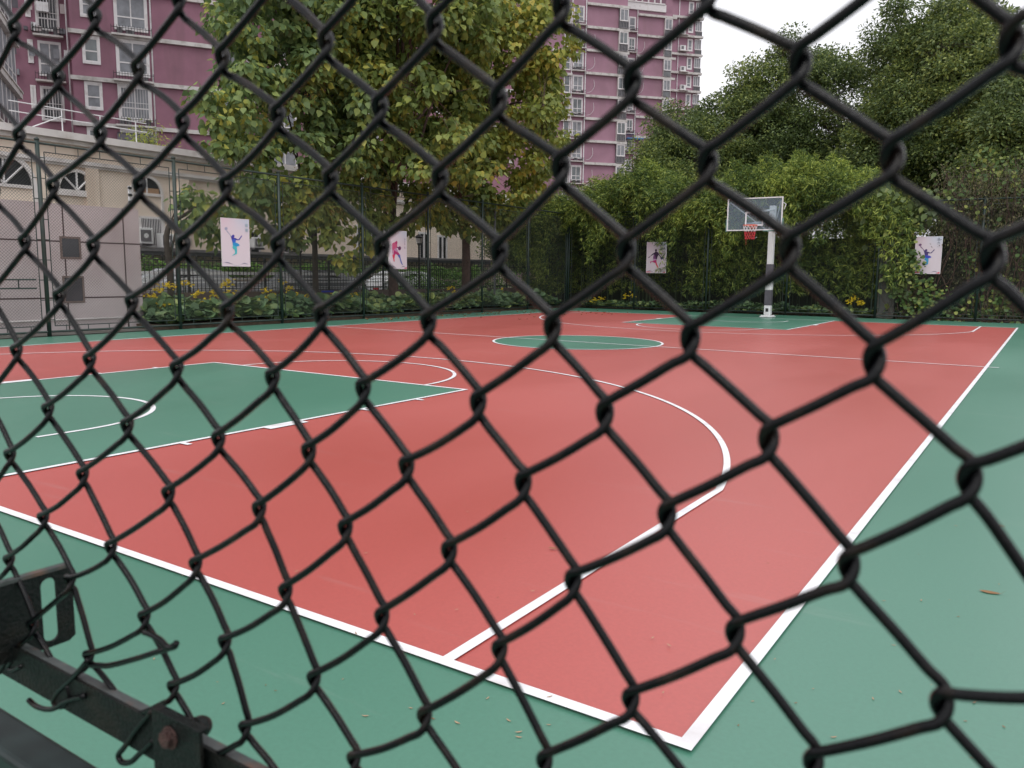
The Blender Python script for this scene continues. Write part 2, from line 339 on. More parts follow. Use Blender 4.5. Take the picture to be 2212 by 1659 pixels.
fence = thing('chain_link_fence', 'black coated chain link fence close in front, its lower rail crossing the corner', 'fence', (8.1, YF, 0))
mb = MB()
for w in range(-16, 12):
    pts = []
    for s_ in range(-5, 13):
        c = w if (w+s_) % 2 == 0 else w+1
        if (c, s_) not in K: continue
        x, z = K[(c, s_)]
        if z < ZB-.015: break
        pts.append((c == w, x, z))
    ctl = []
    for i, (leftk, x, z) in enumerate(pts):
        d = -1 if leftk else 1; j = rng.normal(0, .0004, 2)
        h, bw = .0060, .0022
        top = np.array([x+d*.0002, YF+d*WR*1.25, z+h]); mid = np.array([x+d*bw, YF, z+j[0]]); bot = np.array([x, YF-d*WR*1.25, z-h])
        if i:
            a = ctl[-1]; e = top-a
            sag = np.array([0, 0, -1.])*(.0026+rng.normal(0, .0006) if leftk else -.0014+rng.normal(0, .0006))*float(np.interp(x, [7.9, 8.15], [1., .3]))
            ydp = -1.0 if leftk else 1.0          # "/" strands in front, "\\" strands behind
            for t in (.16, .5, .84): ctl.append(a+e*t+np.array([0, ydp*WR*(.45 if leftk else .15)*math.sin(math.pi*t), 0])+sag*math.sin(math.pi*t)+np.array([j[1], 0, j[0]])*.8)
        ctl += [top, mid, bot]
    if len(ctl) < 4: continue
    x, z = pts[-1][1:]
    # the cut end wraps round the rail
    d = 1 if pts[-1][0] else -1
    if z < ZB+.06:
        ctl += [np.array([x+d*.010, YF+.004, ZB+.010]), np.array([x+d*.015, YF+.006, ZB+.002])]
    mb.tube(catmull(ctl, 6), WR, 10)
# loose cut ends and the hooks under the rail
def pl(pix, dy=0.): return [onY(x, y, YF+dy)for x, y in pix]
for pix, dy in (([(196, 1437), (212, 1437), (232, 1438), (290, 1424), (340, 1408), (362, 1402), (376, 1394)], -.004),
                ([(312, 1366), (322, 1369), (345, 1382), (362, 1398), (378, 1396), (381, 1388)], -.005),
                ([(192, 1424), (160, 1462), (122, 1500), (116, 1518), (132, 1527), (150, 1508), (146, 1480)], -.006),
                ([(62, 1512), (76, 1524), (98, 1532), (118, 1530), (140, 1516), (184, 1503)], -.008),
                ([(330, 1535), (300, 1570), (268, 1615), (256, 1633), (262, 1645), (282, 1646), (300, 1630), (335, 1597)], -.008),
                ([(0, 1452), (14, 1430), (26, 1425), (18, 1444), (28, 1448), (48, 1438)], -.006)):
    mb.tube(catmull(pl(pix, dy), 6), WR, 10)
o = keep(mb.build('wire_mesh', MT['wire'], None, True), fence)
mb = MB(); mb.box(6.2, 10.4, YF-.0065, YF-.0035, 1.0405, 1.0737); o = keep(mb.build('rail', MT['bar']), fence)
mb = MB(); mb.box(6.2, 10.4, YF-.0035, YF+.0045, 1.0705, 1.0735); o = keep(mb.build('rail_lip', MT['barlight']), fence)
mb = MB(); mb.box(6.2, 10.4, YF-.028, YF+.012, .905, .985)
o = keep(mb.build('lower_rail', mat('lower_rail_paint', (.014, .024, .023, 1), .4, spec=.3, var=.3, scale=30, dirt=((.16, .09, .06, 1), .35), dscale=12)), fence)
bv = o.modifiers.new('b', 'BEVEL'); bv.width = .006; bv.segments = 3
ta, tb = onY(326, 1528, YF-.0145), onY(430, 1578, YF-.0145)
mb = MB(); mb.box(ta[0], tb[0], YF-.0145, YF-.0115, .955, ta[2]); mb.box(ta[0], tb[0], YF-.0115, YF-.0067, ta[2]-.0025, ta[2])
tie = keep(mb.build('tie_plate', MT['bar']), fence); bv = tie.modifiers.new('b', 'BEVEL'); bv.width = .0006; bv.segments = 2
mb = MB(); bc = onY(368, 1593, YF-.0147); hx, hz = float(bc[0]), float(bc[2])
for rr_, d0, d1, nn_ in ((.0085, .0147, .0160, 20), (.0062, .0160, .0205, 6)):
    rg_ = [(hx+rr_*math.cos(a), hz+rr_*math.sin(a)) for a in np.linspace(.3, 2*math.pi+.3, nn_, endpoint=False)]
    V = [(x, YF-d0, z) for x, z in rg_]+[(x, YF-d1, z) for x, z in rg_]
    mb.add(V, [tuple(range(nn_)), tuple(range(2*nn_-1, nn_-1, -1))]+[(i, (i+1) % nn_, nn_+(i+1) % nn_, nn_+i) for i in range(nn_)])
b_ = mb.build('bolt', MT['rust']); b_.parent = tie
bc = onY(430, 1572, YF+.008)
mb = MB(); mb.tube([(bc[0], YF+.001, bc[2]), (bc[0], YF+.006, bc[2])], .0085, 6)
pts = []; rs = []
for t_ in np.linspace(0, 1, 9): pts.append((bc[0], YF+.006+.012*t_, bc[2])); rs.append(.0085*math.sqrt(max(0, 1-t_**2.4))+.0002)
mb.tube(pts, .01, 16, rs=rs); keep(mb.build('bolt_head', MT['bar'], None, True), fence)
# slotted lock plate standing out into the court behind the rail
XP = 7.56
mb = MB()
y0, y1 = -14.80, float(onX(152, 1220, XP)[1]); z1 = float(onX(152, 1222, XP)[2]); z0 = float(onX(166, 1376, XP)[2])
sy0, sy1 = float(onX(88, 1300, XP)[1]), float(onX(122, 1300, XP)[1]); sr = (sy1-sy0)/2; sc = (sy0+sy1)/2
st, sb = float(onX(106, 1247, XP)[2]), float(onX(112, 1384, XP)[2])
out = [(y1, z0+.004), (y1, z1-.002), (y1-.003, z1), (y0, z1), (y0, z0), (y1-.006, z0)]
slot = [(sc+sr*math.cos(a), st-sr*1.0+sr*math.sin(a)) for a in np.linspace(0, math.pi, 9)]+[(sc+sr*math.cos(a), sb+sr*1.0+sr*math.sin(a)) for a in np.linspace(math.pi, 2*math.pi, 9)]
import bmesh
bm = bmesh.new(); th = .003
def loop(P, x): return [bm.verts.new((x, p[0], p[1])) for p in P]
e = []
for P in (out, slot):
    vs = loop(P, XP); e += [bm.edges.new((vs[i], vs[(i+1) % len(vs)])) for i in range(len(vs))]
bmesh.ops.triangle_fill(bm, edges=e, use_beauty=True)
me = bpy.data.meshes.new('lock_plate'); bm.to_mesh(me); bm.free(); me.materials.append(MT['bar'])
o = bpy.data.objects.new('lock_plate', me); COL.objects.link(o); keep(o, fence)
sm = o.modifiers.new('s', 'SOLIDIFY'); sm.thickness = th; sm.offset = 0
mb = MB(); mb.box(XP-.005, XP+.003, y0, y1-.004, z1+.0003, z1+.0035); keep(mb.build('plate_lip', MT['barlight']), fence)
# posts of this fence, out of frame to both sides
mb = MB()
for x in (6.2, 10.4): mb.tube([(x, YF, 0), (x, YF, 3.2)], .03, 12)
mb.tube([(6.2, YF, 3.2), (10.4, YF, 3.2)], .025, 12)
keep(mb.build('post_frame', MT['gpaint'], None, True), fence)

# ---------------------------------------------------------------- court perimeter fences
def net(P0, D, length, z0, z1, N, cell=.066, r=.0025):
    """diamond wire mesh: two sets of thin crossing wires just in front of each other"""
    mb = MB(); H = z1-z0; D = np.array(D, float); N = np.array(N, float); P0 = np.array(P0, float)
    for s in (1, -1):
        n = int((length+H)/cell)+1
        for i in range(n):
            a = i*cell-(H if s > 0 else 0)
            ua, ub = a, a+s*H
            za, zb = z0, z1
            lo, hi = 0, length
            def clip(u0, w0, u1, w1):
                if u0 == u1: return None
                t0, t1 = 0., 1.
                for (bound, sign) in ((lo, 1), (hi, -1)):
                    f0 = sign*(u0-bound); f1 = sign*(u1-bound)
                    if f0 < 0 and f1 < 0: return None
                    if f0 < 0: t0 = max(t0, f0/(f0-f1))
                    elif f1 < 0: t1 = min(t1, f0/(f0-f1))
                if t0 >= t1: return None
                return (u0+(u1-u0)*t0, w0+(w1-w0)*t0, u0+(u1-u0)*t1, w0+(w1-w0)*t1)
            if s < 0: ua, ub = i*cell, i*cell-H
            c = clip(ua, za, ub, zb)
            if not c: continue
            A = P0+D*c[0]+np.array([0, 0, c[1]])+N*(s*r); B = P0+D*c[2]+np.array([0, 0, c[3]])+N*(s*r)
            if np.linalg.norm(B-A) < .01: continue
            mb.tube([A, B], r, 3, caps=False)
    return mb
def perimeter(name, label, P0, D, N, posts, H, extra=None):
    D = np.array(D, float); N = np.array(N, float)
    t = thing(name, label, 'fence', P0); P0 = np.array(P0, float)
    for u in posts:
        mb = MB(); p = P0+D*u; mb.tube([p, p+[0, 0, H+.02]], .043, 10)
        mb.tube([p+[0, 0, H+.02], p+[0, 0, H+.05], p+[0, 0, H+.085]], .03, 10, rs=[.045, .055, .015])
        keep(mb.build('post', MT['gpaint'], None, True), t)
    mb = MB(); a, b = P0+D*posts[0], P0+D*posts[-1]
    mb.tube([a+[0, 0, H-.03], b+[0, 0, H-.03]], .026, 8); keep(mb.build('top_rail', MT['gpaint'], None, True), t)
    mb = MB(); mb.tube([a+[0, 0, .10], b+[0, 0, .10]], .024, 8); keep(mb.build('bottom_rail', MT['gpaint'], None, True), t)
    for u0, u1 in zip(posts[:-1], posts[1:]):
        q0, q1 = u0+.13, u1-.13; mb = MB()
        A, B = P0+D*q0, P0+D*q1
        for z in (.22, H-.2): mb.tube([A+[0, 0, z], B+[0, 0, z]], .011, 6)
        for P in (A, B): mb.tube([P+[0, 0, .22], P+[0, 0, H-.2]], .011, 6)
        for z in np.arange(.35, H-.2, .42):
            mb.tube([P0+D*u0+[0, 0, z], A+[0, 0, z]], .010, 5); mb.tube([P0+D*u1+[0, 0, z], B+[0, 0, z]], .010, 5)
        for k in range(6):
            Q = A+(B-A)*(k+.5)/6; mb.tube([Q+[0, 0, H-.2], Q+[0, 0, H-.05]], .009, 5); mb.tube([Q+[0, 0, .1], Q+[0, 0, .22]], .009, 5)
        keep(mb.build('panel_frame', MT['gpaint']), t)
        keep(net(A, D, q1-q0, .22, H-.2, N).build('wire_mesh', MT['gmesh']), t)
    return t
HF = 4.03
lf = perimeter('perimeter_fence', 'tall green mesh fence along the left side of the court', (-9.4, 0, 0), (0, 1, 0), (1, 0, 0),
               [-12.3, -9.2, -6.13, -3.0, .15, 3.35, 6.47, 9.6, 12.75, 15.88], HF)
ff = perimeter('perimeter_fence', 'tall green mesh fence behind the far basketball hoop, grown over with bamboo', (0, 15.95, 0), (1, 0, 0), (0, -1, 0),
               [-9.4+.06, -6.2, -3.1, 0, 3.1, 6.2, 9.4, 12.5], HF)
mb = MB()
for z in (1.02, 1.2): mb.tube([(-9.36, -12.2, z), (-9.36, -6.35, z)], .018, 6)
for y in (-8.4, -7.4, -6.7): mb.tube([(-9.36, y, 1.02), (-9.36, y, 1.2)], .014, 6)
keep(mb.build('mid_rail', MT['gpaint']), lf)

# ---------------------------------------------------------------- posters
def flatmat(name, c): return mat(name, c, .55, var=.03, scale=10)
def poster_bg(name, c1, c2, c3):
    m, N, Lk, b = newmat(name); tc = N.new('ShaderNodeTexCoord'); sp_ = N.new('ShaderNodeSeparateXYZ'); Lk.new(tc.outputs['Generated'], sp_.inputs[0])
    return m, N, Lk, b, sp_
def poster(P, D, N, w, h, fig, cols, label, text, tcol, arcs=True, redcorner=False, bg=(.70, .64, .69, 1), tint=(.50, .60, .72, 1), tint2=(.68, .52, .60, 1), tilt=0.):
    """P lower-left corner seen from the court, D to the right, N towards the court"""
    P = np.array(P, float); D = np.array(D, float); N = np.array(N, float); Z = np.array([0, 0, 1.])
    t = thing('poster', label, 'poster', P, 'basketball posters hung on the court fences')
    mb = MB(); c = P+D*w/2+Z*h/2
    mb.obox(c, D*w/2, N*.006, Z*h/2)
    bgm, NN, LL, b, sx = poster_bg('poster_print', None, None, None)
    # printed wash: pale ground, bluish towards the top right corner, pinkish top left
    ax = 'X' if abs(D[0]) > .5 else 'Y'
    def mrange(src, a, b_, x, y):
        r = NN.new('ShaderNodeMapRange'); r.inputs[1].default_value = a; r.inputs[2].default_value = b_; r.inputs[3].default_value = x; r.inputs[4].default_value = y; LL.new(src, r.inputs[0]); return r.outputs[0]
    def mul(a, b_):
        r = NN.new('ShaderNodeMath'); r.operation = 'MULTIPLY'; LL.new(a, r.inputs[0]); LL.new(b_, r.inputs[1]); return r.outputs[0]
    top = mrange(sx.outputs['Z'], .66, 1., 0, 1); rg = mrange(sx.outputs[ax], .25, 1., 0, 1); lg = mrange(sx.outputs[ax], .6, 0., 0, .8)
    m1 = NN.new('ShaderNodeMix'); m1.data_type = 'RGBA'; LL.new(mul(top, rg), m1.inputs[0]); m1.inputs[6].default_value = bg; m1.inputs[7].default_value = tint
    m2 = NN.new('ShaderNodeMix'); m2.data_type = 'RGBA'; LL.new(mul(top, lg), m2.inputs[0]); LL.new(m1.outputs[2], m2.inputs[6]); m2.inputs[7].default_value = tint2
    LL.new(m2.outputs[2], b.inputs['Base Color']); b.inputs['Roughness'].default_value = .55
    board = keep(mb.build('board', bgm), t)
    mb = MB(); e = .012
    for q, hx_, hz_ in ((P+D*w/2, w/2, e/2), (P+D*w/2+Z*h, w/2, e/2)): mb.obox(q, D*(hx_+e/2), N*.009, Z*hz_)
    for q in (P+Z*h/2, P+D*w+Z*h/2): mb.obox(q, D*e/2, N*.009, Z*(h/2-e/2))
    keep(mb.build('border', MT['white']), t)
    mb = MB(); ms = []
    for i, (poly, ci) in enumerate(fig):
        mb.add([P+D*(u*w)+Z*((1-v)*h)+N*(.0085+.0006*i) for u, v in poly], [tuple(range(len(poly)))], ci)
    if arcs:
        k = len(cols); L1 = []
        for (A, th_, ci) in ((((.03, .925), (.2, .935), (.38, .965)), .012, k), (((.66, .965), (.79, .94), (.93, .965)), .012, k), (((.3, .955), (.5, .99), (.7, .955)), .003, k)):
            c_ = catmull(np.array([(a, b_, 0) for a, b_ in A]), 8)
            n_ = len(c_); up = [(p[0], p[1]-th_*math.sin(math.pi*j/(n_-1))) for j, p in enumerate(c_)]; dn = [(p[0], p[1]) for p in c_]
            L1.append((up+dn[::-1], ci))
        if redcorner:
            L1.append(([(.02, .955), (.12, .95), (.3, .975), (.12, .975), (.02, .985)], k+1)); L1.append(([(.82, .99), (.98, .95), (.98, .99)], k+1))
        for j, (poly, ci) in enumerate(L1):
            mb.add([P+D*(u*w)+Z*((1-v)*h)+N*(.016+.0006*j) for u, v in poly], [tuple(range(len(poly)))], ci)
    mats = [flatmat('print_ink', c_) for c_ in cols]+[flatmat('print_navy', (.06, .09, .2, 1)), flatmat('print_red', (.6, .03, .07, 1))]
    keep(mb.build('printed_figure', None, mats=mats), t)
    # lettering
    mbs = []; tm = flatmat('print_letters', tcol)
    for (ch, u, v, size) in text:
        cu = bpy.data.curves.new('lettering', 'FONT'); cu.body = ch; cu.size = size; cu.align_x = 'CENTER'; cu.align_y = 'CENTER'
        to = bpy.data.objects.new('lettering', cu); COL.objects.link(to)
        bpy.context.view_layer.update()
        me = bpy.data.meshes.new_from_object(to.evaluated_get(bpy.context.evaluated_depsgraph_get()))
        bpy.data.objects.remove(to)
        base = P+D*(u*w)+Z*((1-v)*h)+N*.0235
        for vtx in me.vertices:
            q = base+D*vtx.co.x+Z*vtx.co.y; vtx.co = tuple(q)
        me.materials.clear(); me.materials.append(tm)
        mbs.append(me)
    V, F = [], []
    for me in mbs:
        n = len(V); V += [tuple(v.co) for v in me.vertices]; F += [tuple(i+n for i in p.vertices) for p in me.polygons]
    if V: keep(mesh_obj('lettering', V, F, tm), t)
    return t
def circ(cx, cy_, rx, ry, f, n=18): return [f(cx+rx*math.cos(a), cy_+ry*math.sin(a)) for a in np.linspace(0, 2*math.pi, n, endpoint=False)]
f1 = lambda x, y: ((x-(195+.085*(y-180)))/690., (y-180-.075*(x-195)*(1-(y-180)/1240))/1235.)
def m1(P): return [f1(*p) for p in P]
jump = [(m1([(470, 690), (440, 620), (360, 540), (345, 500), (365, 505), (440, 600), (480, 650)]), 3), (circ(340, 460, 38, 40, f1), 3),
        (m1([(465, 650), (490, 660), (545, 690), (600, 705), (592, 760), (590, 825), (518, 832), (505, 790), (480, 710)]), 0),
        (m1([(495, 740), (590, 720), (590, 825), (518, 832)]), 1), (circ(520, 650, 34, 38, f1), 0),
        (m1([(570, 700), (650, 735), (690, 690), (715, 640), (745, 630), (735, 655), (680, 748), (640, 755), (585, 748)]), 0),
        (m1([(518, 860), (600, 860), (622, 915), (635, 1000), (635, 1100), (580, 1125), (510, 1155), (590, 1080), (580, 1020), (565, 985), (535, 975), (512, 920), (530, 920)]), 2),
        (m1([(515, 815), (590, 812), (640, 830), (685, 865), (690, 890), (620, 915), (560, 900), (520, 865)]), 4)]
f3 = lambda x, y: ((x-300+.025*(y-270))/750., (y-270)/1210.)
def m3(P): return [f3(*p) for p in P]
run = [(m3([(560, 690), (480, 750), (420, 820), (335, 880), (350, 892), (410, 862), (440, 815), (540, 760), (575, 745)]), 0),
       (m3([(730, 670), (770, 760), (845, 850), (820, 872), (770, 800), (725, 760)]), 0), (circ(868, 900, 48, 54, f3), 1),
       (m3([(625, 640), (680, 650), (745, 680), (752, 740), (700, 860), (680, 945), (530, 912), (550, 800), (565, 740), (545, 710), (600, 665)]), 0),
       (circ(645, 595, 38, 52, f3), 0), (m3([(555, 770), (600, 755), (660, 940), (530, 912)]), 2), (m3([(530, 912), (680, 945), (678, 990), (545, 1002), (522, 950)]), 3),
       (m3([(545, 1000), (665, 965), (672, 1070), (600, 1083), (520, 1048), (480, 1040), (440, 1105), (425, 1098), (430, 1028), (530, 1015)]), 4),
       (m3([(620, 1070), (668, 1060), (690, 1130), (745, 1265), (720, 1285), (690, 1220), (645, 1150)]), 5)]
f2 = lambda x, y: ((x-(340+.065*(y-295)))/518., (y-295-.105*(x-340)*(1-(y-295)/1180))/1175.)
def m2_(P): return [f2(*p) for p in P]
drib = [(m2_([(465, 720), (500, 690), (500, 880), (505, 1010), (480, 1005), (465, 850)]), 3), (m2_([(590, 790), (650, 815), (655, 835), (600, 840)]), 5),
        (m2_([(470, 700), (560, 650), (612, 700), (612, 800), (600, 850), (655, 960), (640, 990), (520, 930), (480, 860)]), 0), (m2_([(520, 890), (590, 830), (655, 960), (640, 985)]), 3),
        (circ(583, 675, 30, 45, f2), 1), (circ(685, 850, 44, 60, f2), 5), (m2_([(515, 915), (660, 980), (705, 1045), (640, 1062), (585, 1015), (560, 1072), (518, 1062)]), 1),
        (m2_([(490, 1030), (562, 1070), (552, 1160), (562, 1250), (540, 1255), (525, 1180), (495, 1090)]), 4), (m2_([(635, 1045), (708, 1045), (740, 1180), (805, 1345), (790, 1360), (742, 1280), (700, 1150), (650, 1085)]), 2)]
X1 = -9.33
poster((X1, -1.79, 1.545), (0, 1, 0), (1, 0, 0), .86, 1.205, jump, [(.05, .04, .35, 1), (.03, .12, .6, 1), (.06, .5, .55, 1), (.35, .38, .5, 1), (.02, .3, .62, 1)],
       'poster of a blue leaping player on the left fence, beside the grey cladded wall', [('超', .9, .13, .085), ('越', .9, .235, .085)], (.12, .32, .38, 1))
poster((X1, 4.43, 1.545), (0, 1, 0), (1, 0, 0), .86, 1.205, drib, [(.58, .10, .22, 1), (.45, .03, .16, 1), (.10, .14, .45, 1), (.52, .25, .42, 1), (.7, .05, .1, 1), (.15, .02, .12, 1)],
       'poster of a pink and blue dribbling player on the fence by the big tree trunk', [('勇', .88, .22, .06), ('往', .88, .28, .06), ('直', .88, .34, .06), ('前', .88, .44, .07)], (.16, .12, .2, 1), redcorner=True)
Y1 = 15.88
poster((-5.65, Y1, 1.52), (1, 0, 0), (0, -1, 0), .85, 1.235, run, [(.03, .008, .04, 1), (.04, .03, .16, 1), (.16, .05, .16, 1), (.45, .28, .45, 1), (.42, .02, .14, 1), (.62, .05, .10, 1)],
       'poster of a dark running player half hidden by bamboo leaves', [(c, .9, .10+.105*i, .085) for i, c in enumerate('健康快乐')]+[(c, .82, .10+.105*i, .06) for i, c in enumerate('永不言败')], (.20, .18, .24, 1), redcorner=True, bg=(.60, .52, .58, 1), tint=(.40, .48, .62, 1), tint2=(.55, .38, .48, 1))
poster((4.25, Y1, 1.57), (1, 0, 0), (0, -1, 0), .81, 1.24, jump, [(.05, .03, .14, 1), (.05, .03, .16, 1), (.03, .28, .52, 1), (.14, .06, .16, 1), (.04, .06, .45, 1)],
       'poster of a purple and blue leaping player among climbing leaves near the concrete pillar', [('全', .86, .08, .095), ('力', .86, .18, .09), ('，', .87, .26, .08)], (.07, .09, .14, 1), redcorner=True, bg=(.64, .57, .62, 1))

# ---------------------------------------------------------------- basketball hoop
hoop = thing('basketball_hoop', 'basketball hoop with clear backboard, red net and padded white post behind the far baseline', 'basketball hoop', (0, 13.7, 0))
pw = .095
mb = MB(); mb.box(-pw, pw, 13.7-pw, 13.7+pw, .07, 3.84); mb.box(-.22, .22, 13.48, 13.92, 0.012, .05)
for sx in (-1, 1):
    for sy_ in (-1, 1): mb.tube([(sx*.17, 13.7+sy_*.17, .05), (sx*.17, 13.7+sy_*.17, .085)], .018, 6)
mb.box(-.16, .16, 13.54, 13.86, .05, .075)
post = keep(mb.build('post', MT['white']), hoop); bv = post.modifiers.new('b', 'BEVEL'); bv.width = .008; bv.segments = 2
mb = MB(); q = pw+.022
for a, b_ in ((.42, .95), (1.30, 1.85)): mb.box(-q, q, 13.7-q, 13.7+q, a, b_)
o = keep(mb.build('grey_padding', MT['grey']), hoop); o.modifiers.new('b', 'BEVEL').width = .02
mb = MB(); q = pw+.018
for a, b_ in ((.08, .42), (.95, 1.30)): mb.box(-q, q, 13.7-q, 13.7+q, a, b_)
o = keep(mb.build('white_padding', MT['white']), hoop); o.modifiers.new('b', 'BEVEL').width = .02
mb = MB(); mb.box(-.05, .05, 13.7-pw-.022, 13.7-pw-.0185, .2, .32); keep(mb.build('hatch', MT['iron']), hoop)
yb = 11.65
mb = MB()
for sx in (-1, 1):
    mb.tube([(sx*.07, 13.6, 3.32), (sx*.28, yb+.06, 3.12)], .024, 8); mb.tube([(sx*.07, 13.6, 3.7), (sx*.28, yb+.06, 3.5)], .02, 8)
    mb.tube([(sx*.08, 13.6, 2.95), (sx*.82, yb+.05, 3.82)], .018, 8)
    mb.tube([(sx*.82, yb+.06, 3.82), (sx*.95, yb+.16, 3.72), (sx*.93, yb+.05, 3.55)], .014, 8)
mb.box(-.3, .3, yb+.03, yb+.07, 3.08, 3.16)
keep(mb.build('arm', MT['white'], None, True), hoop)
mg, N, Lk, b = newmat('clear_backboard'); b.inputs['Roughness'].default_value = .05; b.inputs['Base Color'].default_value = (.6, .7, .75, 1)
gl = N.new('ShaderNodeBsdfGlossy'); gl.inputs['Roughness'].default_value = .06; gl.inputs['Color'].default_value = (.8, .9, 1, 1)
tr = N.new('ShaderNodeBsdfTransparent'); tr.inputs[0].default_value = (.80, .86, .88, 1); ms = N.new('ShaderNodeMixShader'); ms.inputs[0].default_value = .03
df = N.new('ShaderNodeBsdfDiffuse'); df.inputs[0].default_value = (.30, .36, .44, 1); m5 = N.new('ShaderNodeMixShader'); m5.inputs[0].default_value = .16
Lk.new(tr.outputs[0], ms.inputs[1]); Lk.new(gl.outputs[0], ms.inputs[2]); Lk.new(ms.outputs[0], m5.inputs[1]); Lk.new(df.outputs[0], m5.inputs[2]); Lk.new(m5.outputs[0], N['Material Output'].inputs['Surface'])
board = MB(); board.box(-.9, .9, yb, yb+.012, 2.9, 3.95); board = keep(board.build('backboard', mg), hoop)
def subpart(o, p, root): o.parent = p; return o
mb = MB(); e = .036
mb.box(-.9, .9, yb-.012, yb+.03, 3.95-e, 3.95); mb.box(-.9, .9, yb-.012, yb+.03, 2.9, 2.9+e)
for x in (-.9, .9-e): mb.box(x, x+e, yb-.0115, yb+.0295, 2.9+e, 3.95-e)
subpart(mb.build('board_frame', MT['white']), board, hoop)
mb = MB(); zt, zb = 3.05+.45, 3.05; w_ = .295
mb.box(-w_, w_, yb-.006, yb-.001, zt-.045, zt); mb.box(-w_, w_, yb-.006, yb-.001, zb, zb+.045)
for x in (-w_, w_-.045): mb.box(x, x+.045, yb-.006, yb-.001, zb+.045, zt-.045)
subpart(mb.build('target_square', MT['line']), board, hoop)
mb = MB()
for x in (-.935, .9): mb.box(x, x+.035, yb-.02, yb+.05, 2.87, 3.28)
mb.box(.3, .9, yb-.02, yb+.05, 2.865, 2.8995)
o = subpart(mb.build('edge_padding', MT['padgreen']), board, hoop); o.modifiers.new('b', 'BEVEL').width = .01
mb = MB(); t = np.linspace(0, 2*math.pi, 33); ry = 11.275
mb.tube([(.225*math.cos(a), ry+.225*math.sin(a), 3.05) for a in t], .010, 8, caps=False)
mb.box(-.1, .1, 11.49, yb-.012, 3.035, 3.06); mb.box(-.1, .1, yb-.02, yb-.012, 2.96, 3.06)
mb.tube([(-.09, yb-.02, 2.97), (-.12, 11.45, 3.04)], .008, 6); mb.tube([(.09, yb-.02, 2.97), (.12, 11.45, 3.04)], .008, 6)
keep(mb.build('rim', MT['orange'], None, True), hoop)
nw, nr = MB(), MB(); nl = 12
def nr_(k): return [.225, .20, .178, .160, .150, .146][k]
zz = [3.04, 2.94, 2.85, 2.76, 2.68, 2.60]
for k in range(5):
    for i in range(nl):
        for s in (-.5, .5):
            a0 = 2*math.pi*(i+.5*(k % 2))/nl; a1 = 2*math.pi*(i+.5*(k % 2)+s)/nl
            P = (nr_(k)*math.cos(a0), ry+nr_(k)*math.sin(a0), zz[k]); Q = (nr_(k+1)*math.cos(a1), ry+nr_(k+1)*math.sin(a1), zz[k+1])
            (nw if k < 2 else nr).tube([P, Q], .0055, 5)
nr.tube([(-.08, ry-.1, 2.6), (-.083, ry-.1, 2.42)], .004, 4)
netw = keep(nw.build('net', MT['netwhite']), hoop); subpart(nr.build('lower_net', MT['netred']), netw, hoop)

# ---------------------------------------------------------------- foliage
SHAPES = {
 'heart': ([(-.0, 0, 0), (.42, .18, .05), (.46, .45, .03), (.0, 1., -.12), (-.46, .45, .03), (-.42, .18, .05)], [(0, 1, 2, 3), (0, 3, 4, 5)]),
 'lance': ([(0, 0, 0), (.5, .35, .02), (0, 1, -.08), (-.5, .35, .02)], [(0, 1, 2, 3)]),
 'round': ([(0, 0, 0), (.45, .1, .06), (.55, .5, .04), (.28, .92, 0), (-.28, .92, 0), (-.55, .5, .04), (-.45, .1, .06)], [(0, 1, 2, 3), (0, 3, 4), (0, 4, 5, 6)]),
 'tri': ([(-.5, 0, 0), (.5, 0, 0), (0, 1, 0)], [(0, 1, 2)]),
}
def leaf_mesh(name, P, A, L_, Wd, shape, m, parent=None, rnd=None, up=None):
    """P base points, A unit axes, L_ lengths, Wd widths; each leaf gets its own roll"""
    n = len(P); A = A/np.linalg.norm(A, axis=1)[:, None]
    ref = rng.normal(size=(n, 3)) if up is None else up+rng.normal(size=(n, 3))*.35
    S = np.cross(A, ref); S /= np.linalg.norm(S, axis=1)[:, None]+1e-9; Nn = np.cross(S, A)
    tv, tf = SHAPES[shape]; tv = np.array(tv, float); k = len(tv)
    V = P[:, None, :]+S[:, None, :]*(tv[None, :, 0:1]*Wd[:, None, None])+A[:, None, :]*(tv[None, :, 1:2]*L_[:, None, None])+Nn[:, None, :]*(tv[None, :, 2:3]*L_[:, None, None])
    V = V.reshape(-1, 3).astype(np.float32)
    loops = []; starts = []; tot = []; off = 0
    base = (np.arange(n)*k)[:, None]
    idx = []; lens = []
    fi = np.concatenate([np.array(f) for f in tf]); fl = np.array([len(f) for f in tf])
    I = (base+fi[None, :]).reshape(-1).astype(np.int32)
    ln = np.tile(fl, n).astype(np.int32); stt = np.concatenate([[0], np.cumsum(ln)[:-1]]).astype(np.int32)
    me = bpy.data.meshes.new(name); me.vertices.add(len(V)); me.vertices.foreach_set('co', V.ravel())
    me.loops.add(len(I)); me.loops.foreach_set('vertex_index', I)
    me.polygons.add(len(ln)); me.polygons.foreach_set('loop_start', stt); me.polygons.foreach_set('loop_total', ln)
    me.update(calc_edges=True); me.materials.append(m)
    o = bpy.data.objects.new(name, me); COL.objects.link(o)
    if parent: keep(o, parent)
    return o
def unit(n):
    v = rng.normal(size=(n, 3)); return v/np.linalg.norm(v, axis=1)[:, None]
def crown_clumps(c, R, n, inner=.45):
    """clump centres in an uneven ellipsoid, mostly near its surface"""
    d = unit(n*2); d = d[d[:, 2] > -.75][:n]
    ph = rng.uniform(0, 6.28, 6)
    wob = 1+.13*np.sin(3*np.arctan2(d[:, 1], d[:, 0])+ph[0])+.12*np.sin(5*d[:, 2]+ph[1])+.10*np.sin(6*d[:, 0]+ph[2])
    r = (inner+(1-inner)*rng.uniform(0, 1, len(d))**.6)*wob
    return np.array(c)+d*r[:, None]*np.array(R), d
